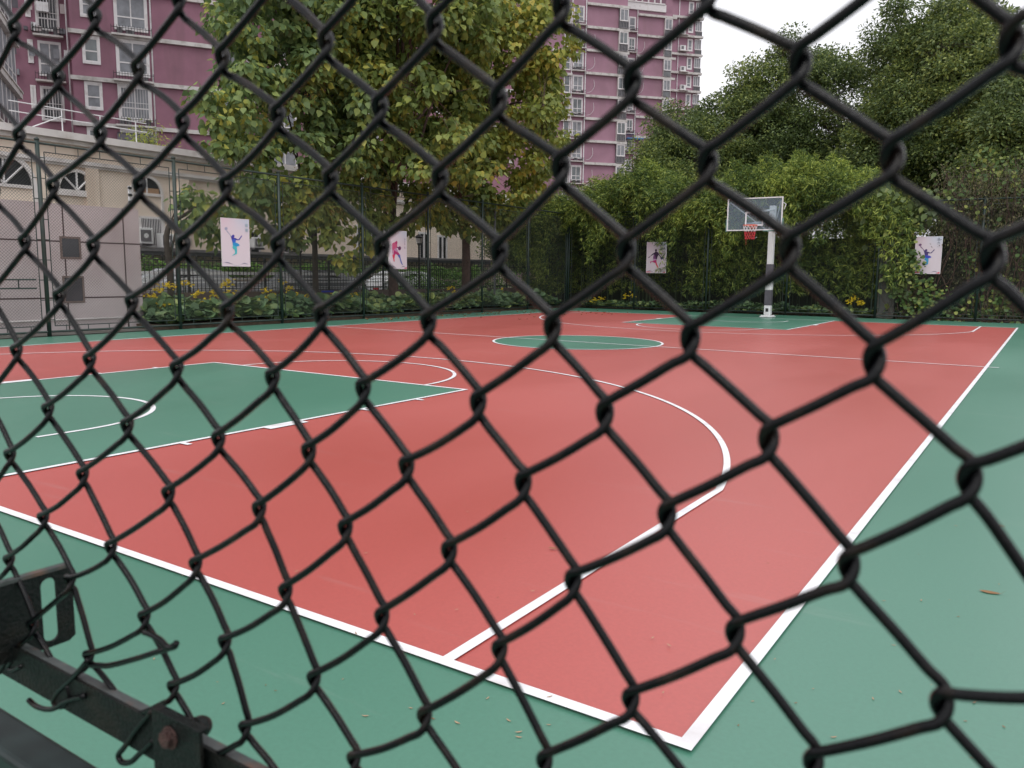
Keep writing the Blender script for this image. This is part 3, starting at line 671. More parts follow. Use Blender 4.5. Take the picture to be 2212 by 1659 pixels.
def tree(name, label, base, trunk_r, fork, c, R, nclump, nleaf, csize, leafL, leafW, shape, m, bark, droop=.0, group=None, cone=False, lean=(0, 0), extra=None, panicles=0, seeds=None, limbs=9, clampx=None):
    t = thing(name, label, 'tree', base, group)
    base = np.array(base, float); C_, D_ = crown_clumps(c, R, nclump); ncore = len(C_)
    if extra is not None: C_ = np.vstack([C_, np.array(extra, float)])
    F = base+np.array([lean[0], lean[1], fork])
    mb = MB()
    mid = (base+F)/2+np.array([.04, -.03, 0])
    pts = catmull([base-[0, 0, .1], base+[0, 0, .25], mid, F, F+(np.array(c)-F)*.55, F+(np.array(c)-F)*1.05], 5)
    nn = len(pts); rs = [trunk_r*(1.28 if i < 3 else 1)*(1-.8*max(0, (i/nn-.35)/.65)) for i in range(nn)]
    mb.tube(pts, trunk_r, 12, rs=rs)
    trunk = keep(mb.build('trunk', bark, None, True), t)
    sel = rng.choice(ncore, min(limbs, ncore), replace=False); mb = MB()
    for k, j in enumerate(sel):
        a = pts[min(nn-1, int(nn*(.4+.5*rng.random())))]; b_ = C_[j]
        mdl = (a+b_)/2+np.array([0, 0, .15*np.linalg.norm(b_-a)])
        q = catmull([a, mdl, b_], 5); mb.tube(q, .05, 6, rs=list(np.linspace(trunk_r*.38, .015, len(q))))
    # twigs from the limbs to every clump
    keep(mb.build('limb', bark, None, True), t)
    mb = MB(); hubs = C_[sel]
    for j in range(len(C_)):
        h = hubs[np.argmin(((hubs-C_[j])**2).sum(1))]
        if .2 < np.linalg.norm(h-C_[j]) < (9 if j < ncore else 2.0):
            mb.tube([h, (h+C_[j])/2+rng.normal(0, .08, 3), C_[j]], .012, 4, rs=[.011, .008, .004], caps=False)
    keep(mb.build('twig', bark), t)
    k = nleaf; n = len(C_)*k
    cs = csize*rng.uniform(.65, 1.3, len(C_))
    off = unit(n)*(rng.uniform(0, 1, n)**.5)[:, None]; off[:, 2] *= .62
    P = np.repeat(C_, k, 0)+off*np.repeat(cs, k)[:, None]
    A = off+unit(n)*.55; A[:, 2] -= droop
    if clampx is not None: P[:, 0] = np.where(P[:, 2] < 4.3, np.minimum(P[:, 0], clampx), P[:, 0])
    LL_ = leafL*rng.uniform(.65, 1.2, n)
    upv = None if droop < .5 else off*1.0+np.array([0, 0, .3])
    leaf_mesh('crown', P, A, LL_, LL_*leafW, shape, m, t, up=upv)
    if panicles:
        sel = rng.choice(len(C_), panicles); q = C_[sel]+unit(panicles)*np.array([.9, .9, .6])*csize*.95; q[:, 2] = np.maximum(q[:, 2], C_[sel][:, 2])
        kk = 22; n = panicles*kk
        o2 = rng.normal(size=(n, 3))*np.array([.07, .07, .13]); leaf_mesh('seed_heads', np.repeat(q, kk, 0)+o2, unit(n)+[0, 0, .6], np.full(n, .06), np.full(n, .02), 'lance', MT['panicle'], t)
    return t
# the three broadleaved trees behind the left fence
def at(x, y, X): return onX(x, y, X)
bA = at(850, 650, -10.5); bB = at(682, 640, -11.2); bC = at(1006, 632, -11.0)
BG = 'broadleaved trees behind the left fence'
exA = [at(x, y, X) for x, y, X in ((800, 520, -9.6), (760, 560, -9.5), (830, 470, -9.3), (700, 450, -9.2), (640, 470, -9.6), (900, 480, -9.2), (760, 440, -9.0), (960, 470, -9.4), (590, 500, -9.9), (720, 500, -9.6), (860, 430, -9.), (930, 430, -9.), (680, 400, -9.4), (1010, 460, -9.8), (1080, 470, -10.), (1120, 430, -10.), (1050, 420, -9.8))]
exA += [at(rng.uniform(610, 1130), rng.uniform(395, 490)+0., rng.uniform(-10.6, -9.2)) for _ in range(34)]
tree('broadleaf_tree', 'big broad leaved tree in the middle, reddish trunk standing behind the pink dribbling poster', (bA[0], bA[1], 0), .17, 3.6,
     (bA[0]+.3, bA[1]+.3, 8.2), (2.9, 4.1, 6.2), 320, 92, .62, .23, .85, 'heart', MT['leafA'], MT['bark'], .75, BG, extra=exA, panicles=150, limbs=14, clampx=-9.62)
exB = [at(x, y, X) for x, y, X in ((450, 440, -9.8), (430, 480, -9.8), (480, 505, -9.8), (520, 460, -9.9), (560, 440, -10.), (500, 320, -10), (520, 250, -10), (550, 330, -10), (560, 400, -10), (600, 420, -10), (640, 520, -10), (470, 260, -10), (500, 210, -10), (560, 200, -10), (530, 150, -10), (600, 160, -10.2), (560, 90, -10.4), (440, 210, -10.2))]
tree('broadleaf_tree', 'broad leaved tree with bluish green leaves, slim dark trunk right of the blue leaping poster', (bB[0], bB[1], 0), .10, 3.2,
     (bB[0]+.2, bB[1]-.4, 6.9), (2.1, 2.9, 4.6), 165, 92, .58, .22, .85, 'heart', MT['leafB'], MT['bark2'], .75, BG, extra=exB, panicles=60, clampx=-9.62)
exC = [at(x, y, X) for x, y, X in ((1225, 60, -11), (1235, 110, -11.2), (1240, 90, -11.2), (1200, 180, -11), (1215, 240, -11), (1222, 300, -11), (1190, 360, -11), (1180, 420, -11), (1130, 380, -10.6), (1150, 250, -10.4), (1225, 25, -11))]
tree('broadleaf_tree', 'yellowing broad leaved tree at the right of the row, trunk beside the dark fence corner', (bC[0], bC[1], 0), .17, 4.2,
     (bC[0]+.3, bC[1]+1.2, 8.6), (2.6, 3.2, 5.8), 235, 92, .62, .23, .85, 'heart', MT['leafC'], MT['bark'], .75, BG, extra=exC, panicles=150, clampx=-9.62)
# dark trunk at the left with a cable coil
bD = at(370, 640, -12.2)
tree('broadleaf_tree', 'slim dark trunk at the left end of the planting bed, few leaves above', (bD[0], bD[1], 0), .09, 2.6,
     (bD[0]+.2, bD[1]+.9, 3.3), (.6, .7, .5), 5, 45, .34, .18, .85, 'heart', MT['leafB'], MT['bark2'], .7, BG, limbs=4, clampx=-9.62)
# evergreen trees behind the far fence
EG = 'evergreen trees behind the far fence'
for i, (px, pty, Y, rx, rz, lab) in enumerate((
        (1165, 425, 22, 2.8, 2.2, 'low evergreen filling the dark corner between the yellowing tree and the bamboo'),
        (1330, 415, 21.5, 2.6, 2.0, 'low evergreen just behind the bamboo over the dark running poster'),
        (1470, 262, 23, 2.4, 3.0, 'low round evergreen at the left end of the row, in front of the tower'),
        (1600, 175, 25, 2.7, 3.8, 'second evergreen from the left, its top just under the open sky'),
        (1755, 92, 26, 3.0, 4.6, 'evergreen with several pointed tops above the hoop'),
        (1990, 42, 24, 2.5, 4.6, 'evergreen second from the right, a notch of sky to its left'),
        (2085, -15, 22.5, 2.6, 4.8, 'tallest evergreen, reaching the top edge at the right'),
        (2230, 110, 20.5, 2.0, 4.2, 'evergreen at the right edge of the picture'))):
    T = onY(px, pty, Y); cz = T[2]-rz*.95
    ex = []
    for k in range(5):
        ex.append([T[0]+rng.uniform(-1, 1)*rx*.5, Y+rng.uniform(-.8, .8), T[2]-rz*.12+rng.uniform(-.5, .45)])
    for k in range(60):                            # skirts reaching down behind the bamboo
        ex.append([T[0]+rng.uniform(-1, 1)*rx*1.05, Y+rng.uniform(-1.2, 1.5), rng.uniform(3.2, max(3.6, cz))])
    tree('evergreen_tree', lab, (T[0], Y+.5, 0), .2, 3.2, (T[0], Y, cz), (rx*1.05, 2.5, rz), 210, 330, .74, .15, .5, 'lance', MT['camphor'], MT['bark2'], .25, EG, extra=ex)

# bamboo: each clump its own plant, arching over the far fence
BBG = 'bamboo clumps along the far fence'
TOP = [(-11.6, 4.3), (-9.5, 5.2), (-7.5, 5.55), (-6.2, 6.1), (-5, 5.4), (-4, 5.1), (-2.9, 5.4), (-2.1, 5.75), (.4, 5.9), (2.0, 5.5), (3.3, 4.9), (4.2, 4.0), (6, 3.2)]
def ztop(x): return float(np.interp(x, [a for a, _ in TOP], [b_ for _, b_ in TOP]))
def bamboo(x0, half, label, dens=1., rep=0):
    t = thing('bamboo_clump', label, 'bamboo', (x0, 17.1, 0), BBG); mb = MB(); cul = []
    for k in range(12):
        x = x0+rng.uniform(-half, half); y = 17.1+rng.uniform(-.5, .8); zt = ztop(x)*rng.uniform(.75, 1.)
        tipx = x+rng.uniform(-.5, .5); tipy = 16.0+rng.uniform(-.5, .7)
        p = catmull([(x, y, 0), (x, y, zt*.55), (x*.6+tipx*.4, y-.25, zt*.9), (tipx, tipy, zt*.93)], 5); cul.append(p)
        mb.tube(p, .02, 5, rs=list(np.linspace(.022, .006, len(p))), caps=False)
    keep(mb.build('culm', MT['culm']), t)
    # sprays: roof of arching tips, hanging fringe, dim wall below
    n1, n2, n3 = int(1150*half), int(420*half), int(1350*half*dens)
    S = []; Ax = []
    x = x0+rng.uniform(-half, half, n1)*1.1; zt = np.array([ztop(a) for a in x]); lump = .22*np.sin(x*5.1+1)+.16*np.sin(x*11+2)
    y = rng.uniform(15.35, 19.6, n1); z = zt+lump-(np.abs(np.minimum(y, 17.5)-16.9)**1.6)*.42-rng.uniform(0, .7, n1)
    S.append(np.column_stack([x, y, z])); Ax.append(np.column_stack([rng.normal(0, .6, n1), -.8+rng.normal(0, .5, n1), rng.normal(-.15, .4, n1)]))
    x = x0+rng.uniform(-half, half, n2)*1.1; zt = np.array([ztop(a) for a in x]); dr = rng.uniform(0, 1, n2)**1.3
    fringe = 1.5+.8*np.sin(x*2.2)+.45*np.sin(x*5.3+1)
    z = zt-.9-dr*np.clip(fringe, .5, 3); y = 15.45+rng.uniform(-.12, .7, n2)
    S.append(np.column_stack([x, y, z])); Ax.append(np.column_stack([rng.normal(0, .5, n2), -.4+rng.normal(0, .4, n2), -.8+rng.normal(0, .3, n2)]))
    x = x0+rng.uniform(-half, half, n3)*1.12; zt = np.array([ztop(a) for a in x]); z = rng.uniform(.15, 1, n3)*(zt-.5)
    y = rng.uniform(16.25 if dens > .5 else 17.2, 18.4, n3)
    S.append(np.column_stack([x, y, z])); Ax.append(np.column_stack([rng.normal(0, .7, n3), -.3+rng.normal(0, .5, n3), -.5+rng.normal(0, .5, n3)]))
    S = np.vstack(S); Ax = np.vstack(Ax); k = 8; n = len(S)*k
    B = np.repeat(S, k, 0)+rng.normal(0, .035, (n, 3)); A = np.repeat(Ax/np.linalg.norm(Ax, axis=1)[:, None], k, 0)+unit(n)*.7
    LL_ = rng.uniform(.13, .25, n); leaf_mesh('foliage', B, A, LL_, LL_*.17, 'lance', MT['bambooleaf'], t)
    return t
labs = ['bamboo clump in the dark corner behind the steel pole', 'bamboo clump hanging in the dark corner beside the yellowing tree', 'bamboo clump left of the dark running poster, tall spike on top', 'bamboo clump directly over the dark running poster',
        'bamboo clump between the running poster and the hoop', 'bamboo clump rising behind the backboard', 'bamboo clump right of the hoop post', 'bamboo clump at the right, above the concrete pillar']
for i, x in enumerate((-11.2, -9.0, -7.0, -5.0, -3.0, -1.0, 1.0, 2.9)): bamboo(x, 1.08, labs[i], 1. if i == 0 else (.35 if i < 4 else 1.))
# sprig of bamboo reaching over the running poster, other sprigs through the fence
t = thing('bamboo_sprig', 'bamboo sprig poking through the fence across the lower corner of the running poster', 'bamboo', (-5.0, 15.9, 1.7))
mb = MB(); mb.tube(catmull([(-4.5, 16.2, 1.55), (-4.75, 15.8, 1.75), (-5.1, 15.7, 1.68)], 5), .006, 5); keep(mb.build('stem', MT['culm']), t)
P = np.array([(-4.6, 15.8, 1.66), (-4.72, 15.78, 1.74), (-4.85, 15.76, 1.73), (-5.0, 15.74, 1.7), (-5.1, 15.7, 1.68)]); P = np.repeat(P, 9, 0); A = unit(45)*.8+[0, -.2, -.6]
leaf_mesh('foliage', P, A, rng.uniform(.14, .26, 45), np.full(45, .028), 'lance', MT['bambooleaf'], t)
for (px, py, lab) in ((1560, 590, 'bamboo sprig poking out of the fence low, left of the hoop post'), (1590, 520, 'bamboo sprig poking out of the fence just below the net')):
    c = onY(px, py, 15.8); t = thing('bamboo_sprig', lab, 'bamboo', c)
    mb = MB(); mb.tube([c+[.1, .5, .1], c, c+[-.15, -.1, -.03]], .006, 5); keep(mb.build('stem', MT['culm']), t)
    leaf_mesh('foliage', np.repeat(np.array([c, c+[-.1, -.05, 0], c+[.1, .1, .02]]), 9, 0), unit(27)*.8+[-.5, -.2, -.4], rng.uniform(.16, .28, 27), np.full(27, .03), 'lance', MT['bambooleaf'], t)

# creepers on the right end of the far fence
def creeper(name, label, boxes, L0, m, shape, ratio, stems=10, spread=.3):
    c = np.array([(b_[0]+b_[1])/2 for b_ in boxes]); t = thing(name, label, 'climbing plant', (float(c[0]), 15.9, 0), 'creepers on the far fence')
    PP = []
    for (x0, x1, z0, z1, n, y0, y1) in boxes:
        cl = max(3, n//26); cx = rng.uniform(x0, x1, cl); cz = rng.uniform(z0, z1, cl); j = rng.integers(0, cl, n)
        PP.append(np.column_stack([cx[j]+rng.normal(0, spread, n), rng.uniform(y0, y1, n), np.clip(cz[j]+rng.normal(0, spread, n), .02, 99)]))
    P = np.vstack(PP); n = len(P); A = unit(n)*.6+[0, -.35, -.8]
    LL_ = L0*rng.uniform(.6, 1.3, n); up = np.tile([0, -1., .5], (n, 1))
    leaf_mesh('foliage', P, A, LL_, LL_*ratio, shape, m, t, up=up)
    mb = MB()
    for k in range(stems):
        b_ = boxes[rng.integers(len(boxes))]; x = rng.uniform(b_[0], b_[1]); top = b_[3]; pts = [(x, 15.97, 0)]
        for q in range(6): pts.append((pts[-1][0]+rng.normal(0, .16), 15.97-rng.uniform(0, .08), top*(q+1)/6))
        mb.tube(catmull(pts, 4), .007, 4, caps=False)
    keep(mb.build('stem', MT['bark']), t); return t
creeper('climbing_plant', 'bright leaved creeper hanging round the right poster', [(3.75, 4.4, 1.9, 2.9, 90, 15.68, 15.85), (4.3, 5.2, .4, 1.35, 190, 15.7, 15.95), (3.8, 4.4, 2.85, 3.3, 50, 15.7, 15.9), (3.9, 4.4, 1.55, 2.0, 45, 15.6, 15.8)], .105, MT['ivy'], 'round', .95, spread=.14)
creeper('climbing_plant', 'large jagged leaves of a climber above the concrete pillar', [(2.9, 4.6, 3.1, 4.3, 520, 15.6, 16.3), (3.6, 4.0, .3, 2.0, 130, 15.9, 16.1)], .22, MT['camphor'], 'heart', .8, spread=.3)
creeper('climbing_plant', 'green ivy covering the foot of the fence at the right edge', [(4.0, 8.5, 0, .9, 700, 15.8, 16.6), (5.4, 8.6, 1.0, 2.6, 260, 15.9, 16.8)], .11, MT['ivy'], 'round', .95, 14, .22)
creeper('dry_creeper', 'brown dried creeper matted over the fence top at the right', [(4.8, 8.8, 2.9, 4.9, 8000, 15.6, 17.6), (5.2, 9.0, .8, 3.0, 7000, 15.95, 17.8)], .10, MT['brownvine'], 'lance', .35, 30, .3)
creeper('climbing_plant', 'pale green climber threaded through the dry creeper', [(4.6, 8.6, 3.4, 5.2, 420, 15.7, 17.2)], .12, MT['ivy'], 'round', .9, 6, .3)
# bare twigs in the dry creeper
# concrete pillar in the far fence
mb = MB(); mb.box(3.12, 3.68, 16.12, 16.5, 0, 2.8)
o = tag(mb.build('concrete_pillar', MT['concrete']), 'pale mossy concrete pillar standing behind the far fence left of the right poster', 'pillar'); o.modifiers.new('b', 'BEVEL').width = .015
# added wall deep behind the bamboo: blocks light, colour darkened to stand for shade
mb = MB(); mb.box(-13, 9.5, 20.0, 20.25, 0, 2.9); mb.box(-13.02, 9.52, 19.97, 20.28, 2.9, 2.98)
tag(mb.build('light_blocking_wall', mat('shade_dark_wall', (.045, .05, .035, 1), .95, var=.3, scale=2)), 'added dark wall blocking light behind the bamboo', 'wall')

# planting beds and hedges
def ground_cover(name, n, xr, yr, zr, L0, m, shape='round', ratio=1.05, lift=.5):
    P = np.column_stack([rng.uniform(*xr, n), rng.uniform(*yr, n), np.zeros(n)])
    bump = .5+.5*np.sin(P[:, 1]*1.7+np.sin(P[:, 0]*3))*np.cos(P[:, 0]*2.3)
    P[:, 2] = zr[0]+(zr[1]-zr[0])*(.35+.65*bump)*rng.uniform(.25, 1, n)
    A = unit(n); A[:, 2] = np.abs(A[:, 2])*lift-.1; LL_ = L0*rng.uniform(.6, 1.3, n)
    o = leaf_mesh(name, P, A, LL_, LL_*ratio, shape, m, up=np.tile([.2, 0, 1.], (n, 1))); return tag(o, None, None, None, 'stuff')
mb = MB(); mb.box(-12.15, -9.55, -3.6, 15.8, -.02, .12); tag(mb.build('planting_bed', MT['soil']), kind='structure')
o = ground_cover('ground_cover', 15000, (-11.9, -9.5), (-3.5, 15.7), (.08, .74), .19, MT['bedleaf']); o['label'] = 'round leaved ground cover filling the bed behind the left fence'; o['category'] = 'ground cover'
o = ground_cover('ground_cover', 5000, (-9.2, 9), (16.1, 17.0), (.02, .45), .13, MT['bedleaf']); o['label'] = 'low leaves under the bamboo along the far fence'; o['category'] = 'ground cover'
fl = []
for (px, py, X) in ((340, 625, -11.3), (380, 618, -11.6), (400, 612, -11.7), (425, 635, -11.1), (460, 634, -11.), (487, 616, -11.5), (492, 608, -11.6), (500, 633, -11), (475, 640, -10.9), (350, 660, -10.3), (445, 652, -10.5), (497, 655, -10.4), (535, 660, -10.2), (540, 650, -10.4), (610, 610, -11.5),
                    (625, 625, -11.2), (640, 637, -10.9), (575, 628, -11.3), (590, 640, -10.9), (585, 645, -10.7), (665, 640, -10.9), (690, 640, -10.9), (765, 638, -10.9), (780, 645, -10.8), (730, 634, -11), (970, 622, -11.2), (985, 630, -11.), (1100, 640, -10.5), (1115, 655, -10.2), (1085, 628, -10.9), (360, 615, -11.6), (330, 640, -10.9)):
    fl.append(at(px, py, X))
for (px, py) in ((1283, 648), (1298, 644), (1352, 640), (1365, 637), (1835, 650), (1846, 645), (1854, 653), (1862, 655), (1987, 660)): fl.append(onY(px, py, 16.15))
proto = None
for i, P in enumerate(fl):
    far = P[1] > 15.5
    lab = 'yellow daisy flowers on a stalk in the bed behind the left fence' if not far else 'yellow daisy flowers on a stalk in the dark bed under the bamboo'
    t = thing('flower_stalk', lab, 'flower', (P[0], P[1], 0), 'yellow flowers behind the left fence' if not far else 'yellow flowers under the bamboo')
    z = P[2]; mb = MB(); mb.tube([(0, 0, 0), (.02, 0, z*.6), (0, .01, z)], .006, 4); s = mb.build('stem', MT['culm']); s.parent = t
    k = 14; cc = np.repeat(rng.normal(0, 1, (k, 3))*[.06, .10, .05]+[0, 0, z], 7, 0); A = unit(k*7); A[:, 2] *= .4; A[:, 0] += .0
    n = k*7; o = leaf_mesh('blossom', cc, A, np.full(n, .055), np.full(n, .034), 'lance', MT['yellow']); o.parent = t

# low brown wall with the black iron fence on it
XI = -12.3
mb = MB(); mb.box(XI-.12, XI+.12, -3.5, 22, 0, .80); tag(mb.build('low_wall', MT['lowwall']), 'low brown wall under the black iron fence', 'wall')
t = thing('iron_fence', 'black iron fence with spear tips on the low brown wall behind the flowers', 'fence', (XI, 0, .8))
zT = 1.72; bars = np.arange(-3.4, 22, .135)
mb = MB()
for z in (.90, zT-.16, zT): mb.box(XI-.014, XI+.014, -3.5, 22, z-.014, z+.014)
keep(mb.build('rail', MT['iron']), t)
mb = MB()
for y in bars: mb.box(XI-.008, XI+.008, y-.008, y+.008, .8, zT)
b_ = keep(mb.build('bars', MT['iron']), t); b_['kind'] = 'stuff'
mb = MB()
for y in bars[::2]:
    mb.tube([(XI, y, zT), (XI, y, zT+.05), (XI, y, zT+.08), (XI, y, zT+.12), (XI, y, zT+.2)], .01, 5, rs=[.008, .012, .032, .014, .001])
    mb.box(XI-.006, XI+.006, y-.045, y+.045, zT+.045, zT+.06)
b_ = keep(mb.build('spear_tips', MT['iron']), t); b_['kind'] = 'stuff'
for y in np.arange(-3.4, 22, 2.7):
    mb = MB(); mb.box(XI-.03, XI+.03, y-.03, y+.03, .8, zT+.1); keep(mb.build('post', MT['iron']), t)
# hedge planter across the road, white guard rail this side of it
mb = MB(); mb.box(-17.3, -16.6, -3, 17, 0, 1.05)
tag(mb.build('planter_wall', MT['concrete']), 'grey planter wall along the far side of the road', 'planter')
o = ground_cover('hedge', 19000, (-17.25, -16.6), (-3, 20), (1.0, 1.95), .075, MT['hedge'], 'round', .8); o['label'] = 'bright green clipped hedge in the planter beyond the parked cars'; o['category'] = 'hedge'
o = ground_cover('hedge', 14000, (-14.2, -13.2), (9.6, 24), (.3, 1.75), .07, MT['hedge'], 'round', .8); o['label'] = 'green hedge behind the iron fence right of the big tree trunk'; o['category'] = 'hedge'
XG = -14.6; MT['railwhite'] = mat('white_rail_paint', (.8, .8, .8, 1), .5)
t = thing('guard_rail', 'long white guard rail with thin lower rails beyond the iron fence', 'railing', (XG, 3, 0))
for py, hh in ((592, .05), (602.5, .02), (609, .02), (621, .035)):
    z = float(at(700, py, XG)[2]); mb = MB(); mb.box(XG-.02, XG+.02, -1.5, 11.5, z-hh, z+hh); keep(mb.build('rail', MT['railwhite']), t)
for y in np.arange(-1.3, 11.5, 2.0):
    mb = MB(); mb.box(XG-.06, XG-.0205, y-.03, y+.03, 0, 1.25); keep(mb.build('post', MT['rail']), t)

# parked cars between the iron fence and the planter
def car(label, y, x, paint, flip=1, group='cars parked beyond the iron fence', wagon=False):
    t = thing('parked_car', label, 'car', (x, y, 0), group)
    L_, W_ = 4.4, 1.75
    prof = [(-2.2, .35), (-2.18, .75), (-1.95, .93), (-1.35, 1.0), (-.85, 1.38), (-.2, 1.46), (.6, 1.44), (1.35, 1.08), (2.05, 1.0), (2.2, .8), (2.2, .35)]
    if wagon: prof[7] = (1.75, 1.2)
    V = []; n = len(prof)
    for s in (-1, 1):
        for (a, z) in prof:
            ins = .14 if z > 1.05 else 0.
            V.append((s*(W_/2-ins), flip*a, z))
    F = [tuple(range(n)), tuple(range(2*n-1, n-1, -1))]+[(i, (i+1) % n, n+(i+1) % n, n+i) for i in range(n)]
    b = mesh_obj('body', V, F, paint, t); m_ = b.modifiers.new('b', 'BEVEL'); m_.width = .05; m_.segments = 3; m_.limit_method = 'ANGLE'
    for s in (-1, 1):
        xx = s*(W_/2-.115)
        for poly in ([(-1.18, 1.04), (-.80, 1.32), (-.16, 1.39), (-.12, 1.04)], [(-.04, 1.04), (-.08, 1.39), (.55, 1.37), (1.15, 1.08), (1.1, 1.04)]):
            V = [(xx+s*(.012 if z > 1.1 else .055), flip*a, z) for a, z in poly]+[(xx+s*(.0 if z > 1.1 else .03), flip*a, z) for a, z in poly]; k = len(poly)
            o = mesh_obj('side_window', V, [tuple(range(k)), tuple(range(2*k-1, k-1, -1))]+[(i, (i+1) % k, k+(i+1) % k, k+i) for i in range(k)], MT['darkglass'], t)
        for a in (-1.35, 1.35):
            mb = MB(); mb.tube([(s*.66, flip*a, .32), (s*.86, flip*a, .32)], .32, 18); w = mb.build('wheel', MT['tyre'], t)
            mb = MB(); mb.tube([(s*.85, flip*a, .32), (s*.885, flip*a, .32)], .19, 12); r = mb.build('rim', MT['carsilver'], t); r.parent = w
        mb = MB(); mb.box(s*.5-.14, s*.5+.14, min(flip*2.17, flip*2.24), max(flip*2.17, flip*2.24), .72, .86); mb.build('tail_light', MT['taillight'], t)
        mb = MB(); mb.box(s*.55-.16, s*.55+.16, min(-flip*2.16, -flip*2.22), max(-flip*2.16, -flip*2.22), .62, .76); mb.build('headlight', MT['glass'], t)
        mb = MB(); mb.box(s*.88, s*.88+s*.16, -flip*.95-.06, -flip*.95+.06, 1.0, 1.1) if s > 0 else mb.box(s*1.04, s*.88, -flip*.95-.06, -flip*.95+.06, 1.0, 1.1); mb.build('mirror', paint, t)
    return t
car('silver car with a curved roof just right of the grey cladded wall', 1.6, -15.75, MT['carsilver'], -1)
car('dark grey car parked behind the blue leaping poster', 7.0, -15.75, MT['cargrey'], 1, wagon=True)
car('white car parked between the slim trunk and the big tree trunk', 12.4, -15.75, MT['carwhite'], -1)
# blue board on the low wall
a = at(696, 611, XI+.16); b2 = at(723, 616, XI+.16)
mb = MB(); mb.box(XI+.1205, XI+.13, a[1], b2[1], .74, .80)
tag(mb.build('blue_sign', MT['blue']), 'small bright blue strip at the foot of the iron fence right of the slim trunk', 'sign')

# ---------------------------------------------------------------- grey cladded annex at the left
XA = -10.3; y1 = -3.40
t = thing('annex_building', 'low building clad in grey pink panels behind the left fence', 'building', (XA, -8, 0))
mb = MB(); mb.box(XA-2.4, XA, -14.5, y1, -.02, 2.87); keep(mb.build('wall', MT['tile']), t)
mb = MB()
def gp(x, y): q = onX(x, y, XA); return q[1], q[2]
for (px) in (82, 130, 260, ): 
    yy = gp(px+4, 450)[0]; mb.box(XA-.01, XA+.0015, yy-.016, yy+.016, 0, 2.87)
zj = gp(150, 522)[1]; mb.box(XA-.01, XA+.002, -14.5, y1, zj-.016, zj+.016)
zj = gp(60, 645)[1]; mb.box(XA-.01, XA+.002, -14.5, y1, zj-.016, zj+.016)
zj = 2.35
keep(mb.build('panel_joints', MT['joint']), t)
for (xa, ya, xb, yb_) in ((128, 510, 176, 560), (134, 596, 184, 654)):
    (u0, z1), (u1, z0) = gp(xa, ya), gp(xb, yb_)
    mb = MB(); e = .045
    mb.box(XA-.02, XA+.012, u0, u1, z1-e, z1); mb.box(XA-.02, XA+.012, u0, u1, z0, z0+e)
    mb.box(XA-.02, XA+.012, u0, u0+e, z0+e, z1-e); mb.box(XA-.02, XA+.012, u1-e, u1, z0+e, z1-e)
    w = keep(mb.build('window', MT['annexframe']), t)
    mb = MB(); mb.box(XA+.002, XA+.005, u0+e, u1-e, z0+e, z1-e); subpart(mb.build('pane', MT['darkglass']), w, t)
mb = MB(); zp = gp(150, 690)[1]; mb.tube([(XA+.05, -14, zp), (XA+.05, y1-.02, zp)], .022, 8); mb.tube([(XA+.05, y1-.02, zp), (XA+.05, y1+.03, zp-.05)], .03, 8)
keep(mb.build('water_pipe', MT['trim'], None, True), t)
# narrow paved strip at its foot
sheet('pavement', [rect(-10.3, -9.45, -16, -3.3)], .006, MT['concrete'])

# ---------------------------------------------------------------- cream building with arched windows
XC = -18.9
def gc(x, y, X=XC): q = onX(x, y, X); return float(q[1]), float(q[2])
t = thing('cream_building', 'long cream building with arched windows and a white cornice', 'building', (XC, 5, 0))
yL, yR = -9.5, 26.
zc = gc(250, 318)[1]
arches = []
for (xl, xr, yt, ysill, ybase) in ((-55, 68, 342, 396, 398), (128, 203, 358, 411, 414), (286, 346, 376, 417, 421)):
    u0 = gc(xl, ysill)[0]; u1 = gc(xr, ysill)[0]; zs = gc((xl+xr)/2, ysill)[1]
    arches.append((u0, u1, zs))
mb = MB(); mb.box(XC-8, XC, yL, yR, -.02, zc); keep(mb.build('wall', MT['cream']), t)
mb = MB(); mb.box(XC-8.2, XC+.35, yL-.2, yR+.2, zc, zc+.22); mb.box(XC-8.1, XC+.2, yL-.1, yR+.1, zc-.14, zc)
zf = zc-.62; mb.box(XC-.01, XC+.14, yL, yR, zf-.12, zf); mb.box(XC-.01, XC+.08, yL, yR, zf-.2, zf-.12)
keep(mb.build('cornice', MT['trim']), t)
for (px) in (195, 392):
    u = gc(px, 360)[0]; mb = MB(); mb.box(XC-.01, XC+.10, u-.22, u+.22, 0, zf-.2); keep(mb.build('pilaster', MT['cream']), t)
